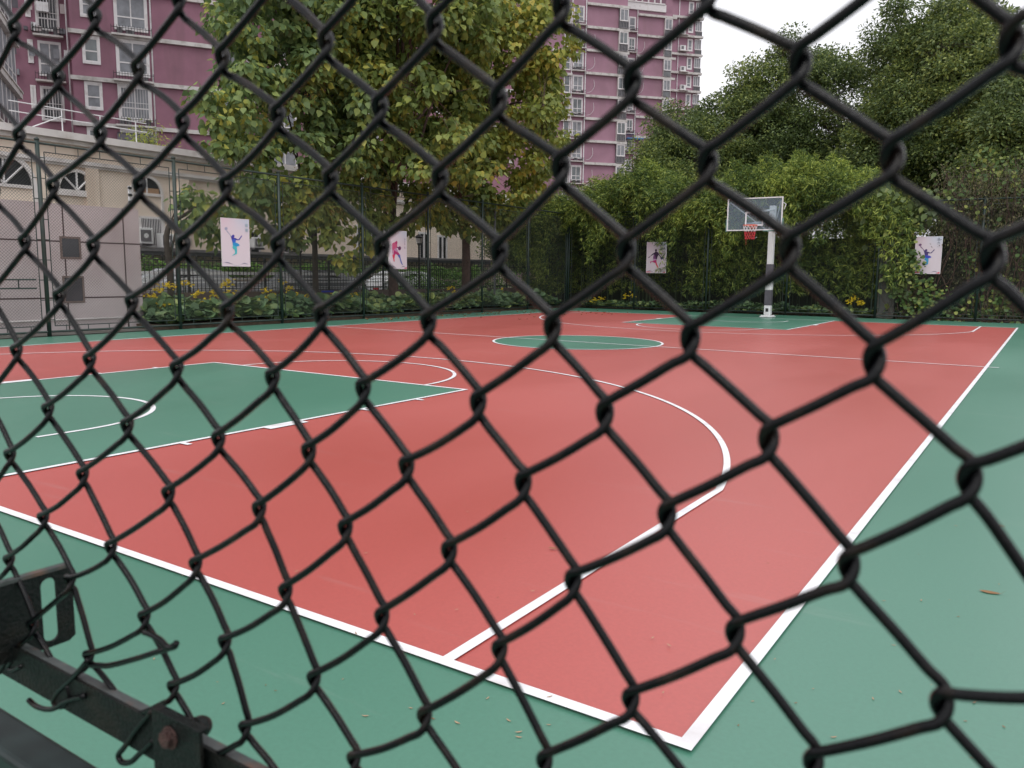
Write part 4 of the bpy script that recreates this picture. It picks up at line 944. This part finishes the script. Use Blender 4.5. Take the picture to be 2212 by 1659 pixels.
for i, (u0, u1, zs) in enumerate(arches):
    uc = (u0+u1)/2; r = (u1-u0)/2
    mb = MB(); n = 20
    ro, ri = r*1.17, r*1.0
    for k in range(n):
        a0, a1 = math.pi*k/n, math.pi*(k+1)/n
        V = []
        for dx in (-.01, .07):
            for (rr, aa) in ((ri, a0), (ro, a0), (ro, a1), (ri, a1)): V.append((XC+dx, uc+rr*math.cos(aa), zs+rr*math.sin(aa)))
        mb.add(V, [(0, 1, 2, 3), (4, 7, 6, 5), (0, 4, 5, 1), (2, 6, 7, 3), (0, 3, 7, 4), (1, 5, 6, 2)])
    if i == 1: mb.box(XC-.01, XC+.08, uc-ro, uc+ro, zs-.2, zs)
    else:
        for s in (-1, 1): mb.box(XC-.01, XC+.07, uc+s*(ri+ro)/2-(ro-ri)/2, uc+s*(ri+ro)/2+(ro-ri)/2, 1.6, zs)
        mb.box(XC-.01, XC+.06, uc-ri, uc+ri, zs-.1, zs)
    w = keep(mb.build('arched_window', MT['trim']), t)
    mb = MB(); pts = [(XC+.005, uc+ri*math.cos(a), zs+ri*math.sin(a)) for a in np.linspace(0, math.pi, 24)]
    mb.add(pts, [tuple(range(24))]); subpart(mb.build('pane', MT['darkglass']), w, t)
    mb = MB()
    for a in ((math.pi/2, math.pi/4, 3*math.pi/4) if i < 2 else (math.pi/2,)):
        mb.tube([(XC+.03, uc, zs), (XC+.03, uc+ri*math.cos(a), zs+ri*math.sin(a))], .035, 5)
    subpart(mb.build('glazing_bars', MT['frame']), w, t)
    if i == 2:
        mb = MB(); mb.box(XC+.008, XC+.02, uc-ri*.9, uc+ri*.9, zs, zs+ri*.33); subpart(mb.build('blind', mat('tan_blind', (.40, .25, .15, 1), .8, var=.2, scale=20)), w, t)
# barred window and flat canopy on the ground floor
u0, z1 = gc(300, 471); u1, z0 = gc(352, 531)
mb = MB(); mb.box(XC-.01, XC+.05, u0, u1, z1, z1+.08); mb.box(XC-.01, XC+.05, u0, u1, z0-.08, z0)
for s in (u0, u1): mb.box(XC-.01, XC+.05, s-.04, s+.04, z0, z1)
w = keep(mb.build('barred_window', MT['frame']), t)
mb = MB(); mb.box(XC+.002, XC+.006, u0+.04, u1-.04, z0, z1); subpart(mb.build('pane', MT['darkglass']), w, t)
mb = MB()
for k in range(14): yy = u0+(u1-u0)*(k+.5)/14; mb.tube([(XC+.08, yy, z0), (XC+.08, yy, z1)], .012, 4)
subpart(mb.build('window_bars', MT['frame']), w, t)
for (xa, xb, ya, yb_) in ((516, 560, 500, 545), (610, 640, 505, 545), (770, 830, 490, 540), (905, 925, 505, 560), (946, 964, 512, 558)):
    u0, z1 = gc(xa, ya); u1, z0 = gc(xb, yb_); mb = MB()
    mb.box(XC-.01, XC+.05, u0-.08, u1+.08, z1, z1+.1); mb.box(XC-.01, XC+.05, u0-.08, u1+.08, z0-.1, z0)
    for s in (u0, u1, (u0+u1)/2): mb.box(XC-.01, XC+.045, s-.05, s+.05, z0, z1)
    w = keep(mb.build('window', MT['frame']), t); mb = MB(); mb.box(XC+.002, XC+.006, u0, u1, z0, z1); subpart(mb.build('pane', MT['darkglass']), w, t)
mb = MB(); zq = gc(500, 548, XC+.9)[1]; mb.box(XC, XC+.9, gc(300, 545)[0]-3, 24, zq-.12, zq+.0); mb.box(XC, XC+.95, gc(300, 545)[0]-3, 24, zq+.0, zq+.10, 1)
keep(mb.build('canopy', None, mats=[MT['grey'], MT['rail']]), t)
# lower wall is a paler base behind the trees
# white roof railing
mb = MB(); zr = zc+.22
def rt(x, y): return gc(x, y, XC)
a = rt(132, 262); b_ = rt(300, 290)
prs = [(XC+.1, rt(x, 300)[0]) for x in (133, 215, 291)]
for (X_, yy) in prs: mb.tube([(X_, yy, zr), (X_, yy, zr+.72)], .022, 6)
for z in (.72, .42): mb.tube([(XC+.1, prs[0][1]-1.6, zr+z), (XC+.1, prs[2][1]+.4, zr+z)], .018, 6)
mb.tube([(XC+.1, prs[0][1]-1., zr), (XC+.1, prs[0][1], zr+.5)], .02, 6)
keep(mb.build('roof_railing', MT['white']), t)
# shrub on the roof
sh = thing('roof_shrub', 'orange green shrub growing on the cream building roof in front of the plum tower', 'shrub', (XC-1, rt(355, 300)[0], zr))
P = np.array([XC-1., rt(357, 300)[0], zr+.25])+rng.normal(0, 1, (500, 3))*[.35, .45, .28]; P[:, 2] = np.maximum(P[:, 2], zr)
leaf_mesh('foliage', P, unit(500), rng.uniform(.1, .22, 500), np.full(500, .05), 'lance', MT['leafC'], sh)
mb = MB(); mb.tube([(XC-1, rt(357, 300)[0], zr), (XC-1, rt(357, 300)[0], zr+.5)], .02, 5); keep(mb.build('stem', MT['bark']), sh)
# air conditioners on brackets
AG = 'air conditioners on the cream building'
for (xa, xb, ya, yb_, lab) in ((303, 332, 491, 527, 'white air conditioner nearest the grey cladded annex'), (350, 378, 504, 536, 'white air conditioner just left of the fence post'), (548, 572, 512, 536, 'white air conditioner right of the blue leaping poster'),
                               (635, 655, 516, 540, 'small white air conditioner left of the slim dark trunk')):
    u0, z1 = gc(xa, ya, XC+.45); u1, z0 = gc(xb, yb_, XC+.45)
    t2 = thing('air_conditioner', lab, 'air conditioner', (XC+.45, (u0+u1)/2, z0), AG)
    mb = MB(); mb.box(XC+.1, XC+.45, u0, u1, z0, z1); o = keep(mb.build('casing', MT['acwhite']), t2); o.modifiers.new('b', 'BEVEL').width = .02
    uc = u0+(u1-u0)*.42; zc2 = (z0+z1)/2; hw = (z1-z0)*.36
    mb = MB(); mb.box(XC+.452, XC+.462, uc-hw, uc+hw, zc2-hw, zc2+hw); g = keep(mb.build('grille', MT['rail']), t2)
    mb = MB(); mb.tube([(XC+.463, uc, zc2), (XC+.475, uc, zc2)], .09, 10); subpart(mb.build('hub', MT['acwhite']), g, t2)
    mb = MB(); mb.box(XC, XC+.46, u0, u0+.05, z0-.06, z0-.002); mb.box(XC, XC+.46, u1-.05, u1, z0-.06, z0-.002); keep(mb.build('bracket', MT['rail']), t2)
# white utility pole with black insulators
u, z0 = gc(278, 440, -13.4); z1 = gc(278, 398, -13.4)[1]
t2 = thing('insulator_post', 'short white post with black insulators above the annex roof corner', 'post', (-12.4, float(at(281, 440, -12.4)[1]), 2.87))
yy = float(at(281, 440, -12.4)[1]); za, zb_ = float(at(281, 402, -12.4)[2]), 2.87
mb = MB(); mb.box(-12.43, -12.37, yy-.03, yy+.03, zb_, za); keep(mb.build('post', MT['white']), t2)
for k in range(4):
    mb = MB(); z = zb_+(za-zb_)*(k+.9)/4.2; mb.tube([(-12.36, yy-.05, z), (-12.36, yy+.03, z)], .035, 8); keep(mb.build('insulator', MT['iron']), t2)
# lanterns by the planter
for (px, py, lab) in ((648, 536, 'street lantern on a dark post left of the slim trunk'), (905, 520, 'street lantern behind the fence between the big trunk and the right trunk')):
    P = at(px, py, -13.2); t2 = thing('street_lantern', lab, 'street lamp', (P[0], P[1], 0), 'street lanterns beyond the iron fence')
    mb = MB(); mb.tube([(P[0], P[1], 0), (P[0], P[1], P[2]-.15)], .04, 8); keep(mb.build('post', MT['iron']), t2)
    mb = MB(); mb.tube([(P[0], P[1], P[2]-.16), (P[0], P[1], P[2]-.12), (P[0], P[1], P[2]+.12), (P[0], P[1], P[2]+.14), (P[0], P[1], P[2]+.26)], .1, 6, rs=[.06, .08, .13, .2, .02]); keep(mb.build('lamp_head', MT['iron']), t2)
    mb = MB(); mb.tube([(P[0], P[1], P[2]-.10), (P[0], P[1], P[2]+.10)], .1, 6, rs=[.095, .14]); keep(mb.build('lamp_glass', MT['frame']), t2)
# galvanised pole inside the bed
P = at(1068, 640, -9.9)
mb = MB(); mb.tube([(P[0], P[1], 0), (P[0], P[1], 4.3)], .045, 10); 
tag(mb.build('steel_pole', mat('galvanised_pole', (.16, .17, .17, 1), .5, var=.2, scale=6), None, True), 'grey steel pole near the far left fence corner', 'pole')

# ---------------------------------------------------------------- towers
class Tower:
    def __init__(s, name, label, pl_):
        s.t = thing(name, label, 'building', pl_.P); s.root = np.array(s.t.location)
    def add(s, mb, name, m=None, parent=None, mats=None, smooth=False):
        o = mb.build(name, m, None, smooth, mats)
        if parent is None: keep(o, s.t)
        else: subpart(o, parent, s.t)
        return o
def fbox(mb, pl_, u0, u1, z0, z1, d0, d1, k=0):
    c = pl_.pt((u0+u1)/2, (z0+z1)/2, (d0+d1)/2); mb.obox(c, pl_.D*(u1-u0)/2, pl_.N*(d1-d0)/2, np.array([0, 0, (z1-z0)/2]), k)
def window(T, pl_, u0, u1, z0, z1, off=0., split=True, cols=2, trim=.14, glass='glass', bars=False, planter=False, transom=.62, framem='frame', depth=.06):
    mb = MB(); e = .07; tr_ = trim
    if tr_ > 0:
        fbox(mb, pl_, u0, u1, z1-tr_, z1, off-.01, off+depth); fbox(mb, pl_, u0, u1, z0, z0+tr_, off-.01, off+depth+.03)
        fbox(mb, pl_, u0, u0+tr_, z0+tr_, z1-tr_, off-.01, off+depth); fbox(mb, pl_, u1-tr_, u1, z0+tr_, z1-tr_, off-.01, off+depth)
    a, b_, c, d = u0+tr_, u1-tr_, z0+tr_, z1-tr_
    q = off+.03
    for k in range(cols+1):
        x = a+(b_-a)*k/cols; x0, x1 = max(a, x-e/2), min(b_, x+e/2); fbox(mb, pl_, x0, x1, c, d, off-.008, q)
    if split:
        zz_ = c+(d-c)*(1-transom) if transom < 1 else (c+d)/2
        fbox(mb, pl_, a, b_, zz_-e*.6, zz_+e*.6, off-.006, q+.004)
    fbox(mb, pl_, a, b_, d-e, d, off-.006, q+.002); fbox(mb, pl_, a, b_, c, c+e, off-.006, q+.002)
    w = T.add(mb, 'window', MT[framem])
    mb = MB(); fbox(mb, pl_, a, b_, c, d, off-.004, off+.008); T.add(mb, 'pane', MT[glass], w)
    if bars:
        mb = MB(); n = max(5, int((u1-u0)/.16))
        for k in range(n+1): x = u0+(u1-u0)*k/n; fbox(mb, pl_, x-.012, x+.012, z0, z1, off+.16, off+.185)
        for zq in (z0+.05, (z0+z1)/2, z1-.05): fbox(mb, pl_, u0, u1, zq-.015, zq+.015, off+.155, off+.19)
        T.add(mb, 'window_bars', MT['frame'], w)
    if planter:
        mb = MB(); fbox(mb, pl_, u0-.2, u1+.2, z0-.42, z0-.3, off, off+.5, 0)
        n = max(6, int((u1-u0+.4)/.17))
        for k in range(n+1): x = u0-.2+(u1-u0+.4)*k/n; fbox(mb, pl_, x-.014, x+.014, z0-.3, z0+.2, off+.46, off+.49, 1)
        fbox(mb, pl_, u0-.2, u1+.2, z0+.05, z0+.08, off+.455, off+.495, 1)
        for k in range(3):
            x = u0+(u1-u0)*rng.uniform(.05, .95); fbox(mb, pl_, x-.16, x+.16, z0-.3, z0-.3+rng.uniform(.2, .4), off+.12, off+.4, 2)
        T.add(mb, 'planter_rail', None, w, mats=[MT['ledge'], MT['iron'], MT['rail']])
    return w
# left plum tower
PL = Plane(340, 56.4, 32)
TL = Tower('apartment_tower', 'plum red apartment tower with white ledges at the left, nearest', PL)
uC = PL.uz(156, 150)[0]; uE = PL.uz(533, 150)[0]
mb = MB(); fbox(mb, PL, uC, uE, -.05, 60, -12, 0); fbox(mb, PL, PL.uz(0, 100)[0]-4, uC-.0, -.05, 60, -12, -2.2); TL.add(mb, 'wall', MT['plum'])
mb = MB(); fbox(mb, PL, uE+.0, uE+22, -.05, 60, -12, -3.0); TL.add(mb, 'rear_wall', MT['plum'])
zb0 = PL.uz(335, 88)[1]; FH = 2.9
zs = [zb0+FH*k for k in range(-5, 4)]
for z in zs:
    mb = MB(); fbox(mb, PL, uC-.12, uE+.12, z-.13, z+.13, -.02, .22); TL.add(mb, 'ledge', MT['ledge'])
    mb = MB(); fbox(mb, PL, uE+.12, uE+22, z-.13, z+.13, -3.02, -2.8); TL.add(mb, 'ledge', MT['ledge'])
for k, z in enumerate(zs[:-1]):
    row = k-5                                      # row -1 spans the y 88..184 floor
    a, b_ = PL.uz(178, 118)[0], PL.uz(217, 118)[0]
    window(TL, PL, a, b_, z+.95, z+2.75, cols=1, trim=.16, transom=.55, glass='curtain' if k % 2 else 'glass')
    a, b_ = PL.uz(251, 130)[0], PL.uz(323, 130)[0]
    window(TL, PL, a, b_, z+.42, z+2.78, cols=2, trim=.17, transom=.66, planter=True, bars=(k in (3,)), glass='curtain')
    if k >= 3:
        a, b_ = PL.uz(472, 50)[0], PL.uz(519, 50)[0]
        window(TL, PL, a, b_, z+.3, z+2.75, cols=2, trim=.12, transom=.62, framem='iron', glass='curtain', planter=False)
        mb = MB()
        for j in range(12): x = a+(b_-a)*(j+.5)/12; fbox(mb, PL, x-.015, x+.015, z+.25, z+1.05, .1, .13)
        TL.add(mb, 'balcony_rail', MT['rail'])
    # recessed windows left of the corner
    a, b_ = PL.uz(84, 140, -2.2)[0], PL.uz(134, 140, -2.2)[0]
    window(TL, PL, a, b_, z+.35, z+2.6, off=-2.2, cols=2, trim=.1, transom=.66, planter=(k != 3), bars=(k in (3, 5)), glass='darkglass' if k in (3, 5) else 'curtain')
    a, b_ = PL.uz(62, 140, -2.2)[0], PL.uz(74, 140, -2.2)[0]
    window(TL, PL, a, b_, z+1.1, z+2.6, off=-2.2, cols=1, trim=.14, split=False, glass='darkglass')
    if k in (4, 5, 6):                             # washing and boxes kept on the balcony
        mb = MB()
        for j in range(9):
            u = rng.uniform(a-2.2, b_-.2+3.2); w_ = rng.uniform(.12, .4); h_ = rng.uniform(.2, .6); fbox(mb, PL, u, u+w_, z+.2, z+.2+h_, -2.05, -1.75, int(rng.integers(0, 4)))
        for j in range(5):
            u = rng.uniform(a-1.5, b_+2.2); fbox(mb, PL, u, u+.35, z+1.5, z+2.1, -1.9, -1.88, int(rng.integers(0, 4)))
        TL.add(mb, 'balcony_clutter', None, mats=[MT['white'], MT['tile'], MT['curtain'], MT['grey']])
    # rear part seen through the leaves
    for j in range(3):
        a = uE+2+j*6.5; window(TL, PL, a, a+1.9, z+.5, z+2.6, off=-3, cols=2, trim=.15, planter=False, glass='curtain')
for px in (330, 148, 524):
    u = PL.uz(px, 150)[0]; off = .12 if px != 148 else -.6; mb = MB()
    mb.tube([PL.pt(u, 4, off), PL.pt(u, 40, off)], .055, 6); TL.add(mb, 'drainpipe', MT['white'], smooth=True)
# grey extension on the tower's right side
# glazed balcony wing at the far left
PW = Plane(62, 49, -57)
TW = Tower('glazed_wing', 'glazed white balcony wing at the left edge with sloping slab edges', PW)
PW.N = -PW.N if (PW.N @ (CAM-PW.P)) < 0 else PW.N
mb = MB(); fbox(mb, PW, -14, 0, -.05, 60, -3.0, -1.5); TW.add(mb, 'wall', MT['plum'])
zw0 = PW.uz(60, 120)[1]; zw1 = PW.uz(60, 237)[1]
zw = zw1
for k in range(-3, 6):
    z = zw1+FH*k
    mb = MB(); fbox(mb, PW, -14, .25, z-.16, z+.16, -1.6, .3); fbox(mb, PW, -14, .3, z+.16, z+.26, -.1, .36); TW.add(mb, 'slab', MT['ledge'])
    mb = MB()
    for j in range(9):
        u = -j*1.35-.05; fbox(mb, PW, u-.05, u+.05, z+.26, z+FH-.16, .0, .08)
    fbox(mb, PW, -14, 0, z+1.05, z+1.12, .01, .07)
    w = TW.add(mb, 'glazing_frame', MT['frame'])
    mb = MB(); fbox(mb, PW, -14, -.02, z+.26, z+1.05, .02, .05, 1 if k % 2 else 0); fbox(mb, PW, -14, -.02, z+1.12, z+FH-.16, .02, .05, 0)
    TW.add(mb, 'pane', None, w, mats=[MT['curtain'], MT['darkglass']])
# right mauve tower in stepped sections
def section(T, pl_, u0, u1, ztop_, back=14):
    mb = MB(); fbox(mb, pl_, u0, u1, -.05, ztop_, -back, 0); return T.add(mb, 'wall', MT['plum2'])
PB = Plane(1300, 111.5, 41)
TR = Tower('apartment_tower', 'mauve apartment tower with white floor bands behind the evergreens, farther away', PB)
PC = Plane(1400, 125, 41); PD = Plane(1480, 139, 41)
uB = lambda x, y=200: PB.uz(x, y)[0]
uCc = lambda x, y=200: PC.uz(x, y)[0]
uD = lambda x, y=120: PD.uz(x, y)[0]
section(TR, PB, uB(1100), uB(1351), 60)
mb = MB(); fbox(mb, PB, uB(1352), uB(1352)+.02, 0, 60, -14, 0)
zC_top = PC.uz(1400, 24)[1]
section(TR, PC, uCc(1345), uCc(1447), zC_top)
mb = MB(); fbox(mb, PC, uCc(1345), uCc(1429), zC_top, 62, -14, -3.2); TR.add(mb, 'upper_wall', MT['plum2'])
section(TR, PD, uD(1435), uD(1510), 62)
zB0 = PB.uz(1290, 61)[1]; zC0 = PC.uz(1373, 31.5)[1]; zD0 = PD.uz(1500, 41)[1]
def bands(T, pl_, a, b_, z0, ks, h=.16, d=.35):
    for k in ks:
        z = z0-FH*k; mb = MB(); fbox(mb, pl_, a, b_, z-h, z+h, -.02, d); T.add(mb, 'floor_band', MT['ledge'])
bands(TR, PB, uB(1264), uB(1352)+.2, zB0, range(-1, 8)); bands(TR, PB, uB(1190), uB(1234), zB0-.35, range(-1, 8))
bands(TR, PC, uCc(1373), uCc(1447)+.6, zC0, range(0, 9))
bands(TR, PD, uD(1448), uD(1515), zD0, range(-1, 6), .17, .5)
mb = MB(); fbox(mb, PC, uCc(1345)-.2, uCc(1429)+.2, zC_top, zC_top+1.0, -.1, .25); fbox(mb, PC, uCc(1345), uCc(1429), zC_top+1.0, zC_top+1.15, -.2, .35)
for k in range(7):
    u = uCc(1352)+k*1.0; fbox(mb, PC, u, u+.22, zC_top+1.15, zC_top+2.6, -2.2, -2.0)
fbox(mb, PC, uCc(1350), uCc(1425), zC_top+2.6, zC_top+3.0, -2.6, -1.8)
TR.add(mb, 'roof_terrace', MT['frame'])
for k in range(-1, 8):
    z = zB0-FH*k
    g = 'curtain' if k % 3 else 'glass'
    a, b_ = uB(1236), uB(1259)
    window(TR, PB, a, b_, z-FH+.55, z-.3, cols=2, trim=.15, transom=.7, planter=True, glass=g)
    a, b_ = uB(1217), uB(1231)
    window(TR, PB, a, b_, z-FH+.2, z-.3, off=.05, cols=1, trim=.1, transom=.6, glass='glass')
    # corner bay
    a, b_ = uB(1333), uB(1351)
    mb = MB(); fbox(mb, PB, a-.05, b_+.1, z-FH+.16, z-.16, 0, .32); TR.add(mb, 'bay', MT['rail'] if k % 2 else MT['ledge'])
    window(TR, PB, a, b_, z-FH+1.1, z-.22, off=.33, cols=2, trim=.07, split=False, glass='curtain' if k % 2 else 'glass')
    window(TR, PB, a, b_, z-FH+.2, z-FH+1.1, off=.33, cols=5, trim=.05, split=False, glass='darkglass', framem='rail')
for k in range(0, 9):
    z = zC0-FH*k
    a, b_ = uCc(1354), uCc(1369)
    window(TR, PC, a, b_, z-FH+.75, z-.35, off=.0, cols=2 if k % 2 else 1, trim=.15, transom=.72, planter=True, glass='curtain' if k % 2 == 0 else 'glass')
    a, b_ = uCc(1430), uCc(1445)
    mb = MB(); fbox(mb, PC, a-.05, b_+.1, z-FH+.16, z-.16, 0, .32); TR.add(mb, 'bay', MT['ledge'])
    window(TR, PC, a, b_, z-FH+1.1, z-.22, off=.33, cols=2, trim=.07, split=False, glass='curtain')
    window(TR, PC, a, b_, z-FH+.2, z-FH+1.1, off=.33, cols=5, trim=.05, split=False, glass='glass', framem='rail')
for k in range(-1, 6):
    z = zD0-FH*k
    a, b_ = uD(1484), uD(1495)
    window(TR, PD, a, b_, z-FH+.65, z-.3, cols=1, trim=.18, transom=.7, glass='curtain')
    a, b_ = uD(1499), uD(1513)
    window(TR, PD, a, b_, z-FH+.95, z-.3, off=.1, cols=3, trim=.06, split=False, glass='curtain')
    window(TR, PD, a, b_, z-FH+.2, z-FH+.9, off=.25, cols=6, trim=.05, split=False, glass='darkglass', framem='rail')
for pl_, px, z0, z1 in ((PB, 1263.5, 2, 45), (PC, 1373.5, 2, zC_top), (PD, 1462.5, 2, 50), (PB, 1234, 2, 45)):
    mb = MB(); u = pl_.uz(px, 150)[0]; mb.tube([pl_.pt(u, z0, .15), pl_.pt(u, z1, .15)], .07, 5); TR.add(mb, 'drainpipe', MT['white'])
mb = MB(); u = uCc(1352); zq = PC.uz(1360, 302)[1]; fbox(mb, PC, u, u+2.6, zq, zq+.15, .1, 1.1); TR.add(mb, 'blue_awning', mat('blue_awning_sheet', (.04, .2, .42, 1), .5))
# dark lean-to greenhouse at the foot of the plum tower
(ua, zt_), (ub, zl_) = PL.uz(254, 290), PL.uz(336, 316); mb = MB()
mb.obox(PL.pt((ua+ub)/2, zt_-.2, .7), PL.D*(ub-ua)/2, PL.N*.75+np.array([0, 0, -.35]), np.array([0, 0, .04]))
fbox(mb, PL, ua, ub, zl_-.8, zl_-.1, 1.3, 1.36); 
for k in range(12): u = ua+(ub-ua)*(k+.5)/12; fbox(mb, PL, u-.03, u+.03, zl_-.8, zt_-.5, 1.37, 1.42)
TL.add(mb, 'lean_to', MT['grey'])
# looping hoses on the walls
mb = MB()
for k in range(0, 7):
    z = zB0-FH*k; u = uB(1268)
    mb.tube(catmull([PB.pt(u+.9, z-.8, .08), PB.pt(u+.95, z-1.7, .1), PB.pt(u+.5, z-2.3, .1), PB.pt(u, z-2.45, .08)], 4), .022, 4)
for k in range(1, 8):
    z = zC0-FH*k; u = uCc(1375)
    mb.tube(catmull([PC.pt(u+1.0, z-.8, .08), PC.pt(u+1., z-1.6, .1), PC.pt(u+.6, z-2.3, .1), PC.pt(u, z-2.5, .08)], 4), .022, 4)
TR.add(mb, 'hoses', MT['white'])
def tac(pl_, px, py, lab, w_=1.0, h_=.75):
    u, z = pl_.uz(px, py); t2 = thing('air_conditioner', lab, 'air conditioner', pl_.pt(u, z, .3), 'air conditioners on the mauve tower')
    mb = MB(); fbox(mb, pl_, u-w_/2, u+w_/2, z-h_/2, z+h_/2, .2, .65); keep(mb.build('casing', MT['acwhite']), t2)
    mb = MB(); fbox(mb, pl_, u-w_*.34, u+w_*.12, z-h_*.34, z+h_*.34, .652, .66); keep(mb.build('grille', MT['rail']), t2)
    mb = MB(); fbox(mb, pl_, u-w_*.75, u+w_*.9, z-h_/2-.18, z-h_/2-.06, 0, .9); keep(mb.build('slab', MT['ledge']), t2)
for i, (py, lab) in enumerate(((70, 'highest air conditioner of the column on the mauve tower'), (105, 'second highest air conditioner of the column on the mauve tower'), (150, 'third air conditioner down the column on the mauve tower'), (190, 'lowest air conditioner of the column on the mauve tower'))):
    tac(PD, 1472, py, lab)

# ---------------------------------------------------------------- fallen leaves and seeds on the court
def litter(P, size, m, name, lab, cat, group=None, ang=None, curl=.25, asp=.38):
    n = 7; L_ = size; V = []; F = []
    for i in range(n):
        u = i/(n-1); w = asp*L_*math.sin(math.pi*min(1, u*.98+.02))**.8*(1-.25*u)
        z = .004+curl*L_*(u-.5)**2*1.6
        V += [((u-.5)*L_, -w/2, z+min(curl, .5)*w*.5), ((u-.5)*L_, 0, z), ((u-.5)*L_, w/2, z+min(curl, .5)*w*.6)]
    for i in range(n-1):
        for j in range(2): a = i*3+j; F.append((a, a+3, a+4, a+1))
    if size > .06: V += [(L_*.5, 0, .006), (L_*.5, .004, .006), (L_*.78, .01, .03)]; F.append((len(V)-3, len(V)-2, len(V)-1))
    o = mesh_obj(name, V, F, m); inside = abs(P[0]) < CW+.05 and abs(P[1]) < CL+.05
    o.location = (float(P[0]), float(P[1]), .009 if inside else -.002)
    o.rotation_euler = (0, 0, rng.uniform(0, 6.28) if ang is None else ang)
    return tag(o, lab, cat, group)
litter(onZ(2139, 1281), .085, MT['deadleaf'], 'fallen_leaf', 'large curled dry leaf lying alone on the green floor at the right', 'leaf', ang=.1, curl=.12, asp=.45)
litter(onZ(1195, 1190), .05, MT['deadleaf'], 'fallen_leaf', 'small dark dry leaf on the red floor below the middle of the picture', 'leaf', ang=.3)
litter(onZ(2160, 1137), .06, MT['deadleaf'], 'fallen_leaf', 'dry leaf on the green floor at the right edge, above the large curled leaf', 'leaf', ang=-.1)
for (x, y) in ((789, 1548), (988, 1563), (1053, 1510), (1099, 1558), (986, 1323), (896, 1334), (769, 1375), (1120, 1583), (1121, 1594), (1185, 1567), (1187, 1513), (1432, 1504), (1445, 1401), (1409, 1385), (1150, 1283), (1909, 1299), (1990, 1298), (2158, 1263), (1930, 1395),
               (1886, 1511), (1800, 1594), (2112, 1501), (2105, 1519), (1945, 1496), (1673, 1431), (1276, 994), (2180, 915), (2194, 794), (2065, 1137), (790, 1200), (1095, 1365), (2140, 770), (980, 1000), (905, 1010), (1010, 1110), (640, 1240), (300, 1130), (170, 1245), (560, 1040)):
    litter(onZ(x, y), rng.uniform(.016, .026), MT['seed'], 'winged_seed', 'tiny winged seed lying on the court floor', 'seed', 'winged seeds scattered on the court', curl=.35, asp=.3)
for i in range(70):
    P = onZ(rng.uniform(300, 2200), rng.uniform(800, 1640)); litter(P, rng.uniform(.008, .018), MT['deadleaf'] if i % 2 else MT['seed'], 'winged_seed', 'tiny winged seed lying on the court floor', 'seed', 'winged seeds scattered on the court', curl=.3, asp=.4)
for i in range(120):
    if i < 80: y = rng.uniform(3, 15.6); x = -9.25+abs(rng.normal(0, .55))+.15
    else: y = rng.uniform(6, 13.5); x = -9+rng.uniform(.3, 4.2)
    litter((x, y), rng.uniform(.08, .16), MT['deadleaf'], 'fallen_leaf', 'brown fallen leaf under the broadleaved trees at the far left of the court', 'leaf', 'fallen leaves under the trees', curl=rng.uniform(.3, 1.), asp=rng.uniform(.4, .7))
for i in range(34):
    litter((rng.uniform(-4, 9), 15.72-abs(rng.normal(0, .12))), rng.uniform(.05, .11), MT['deadleaf'], 'fallen_leaf', 'brown fallen leaf at the foot of the far fence', 'leaf', 'fallen leaves along the far fence', curl=rng.uniform(.3, 1.), asp=rng.uniform(.4, .7))
bpy.context.view_layer.update()
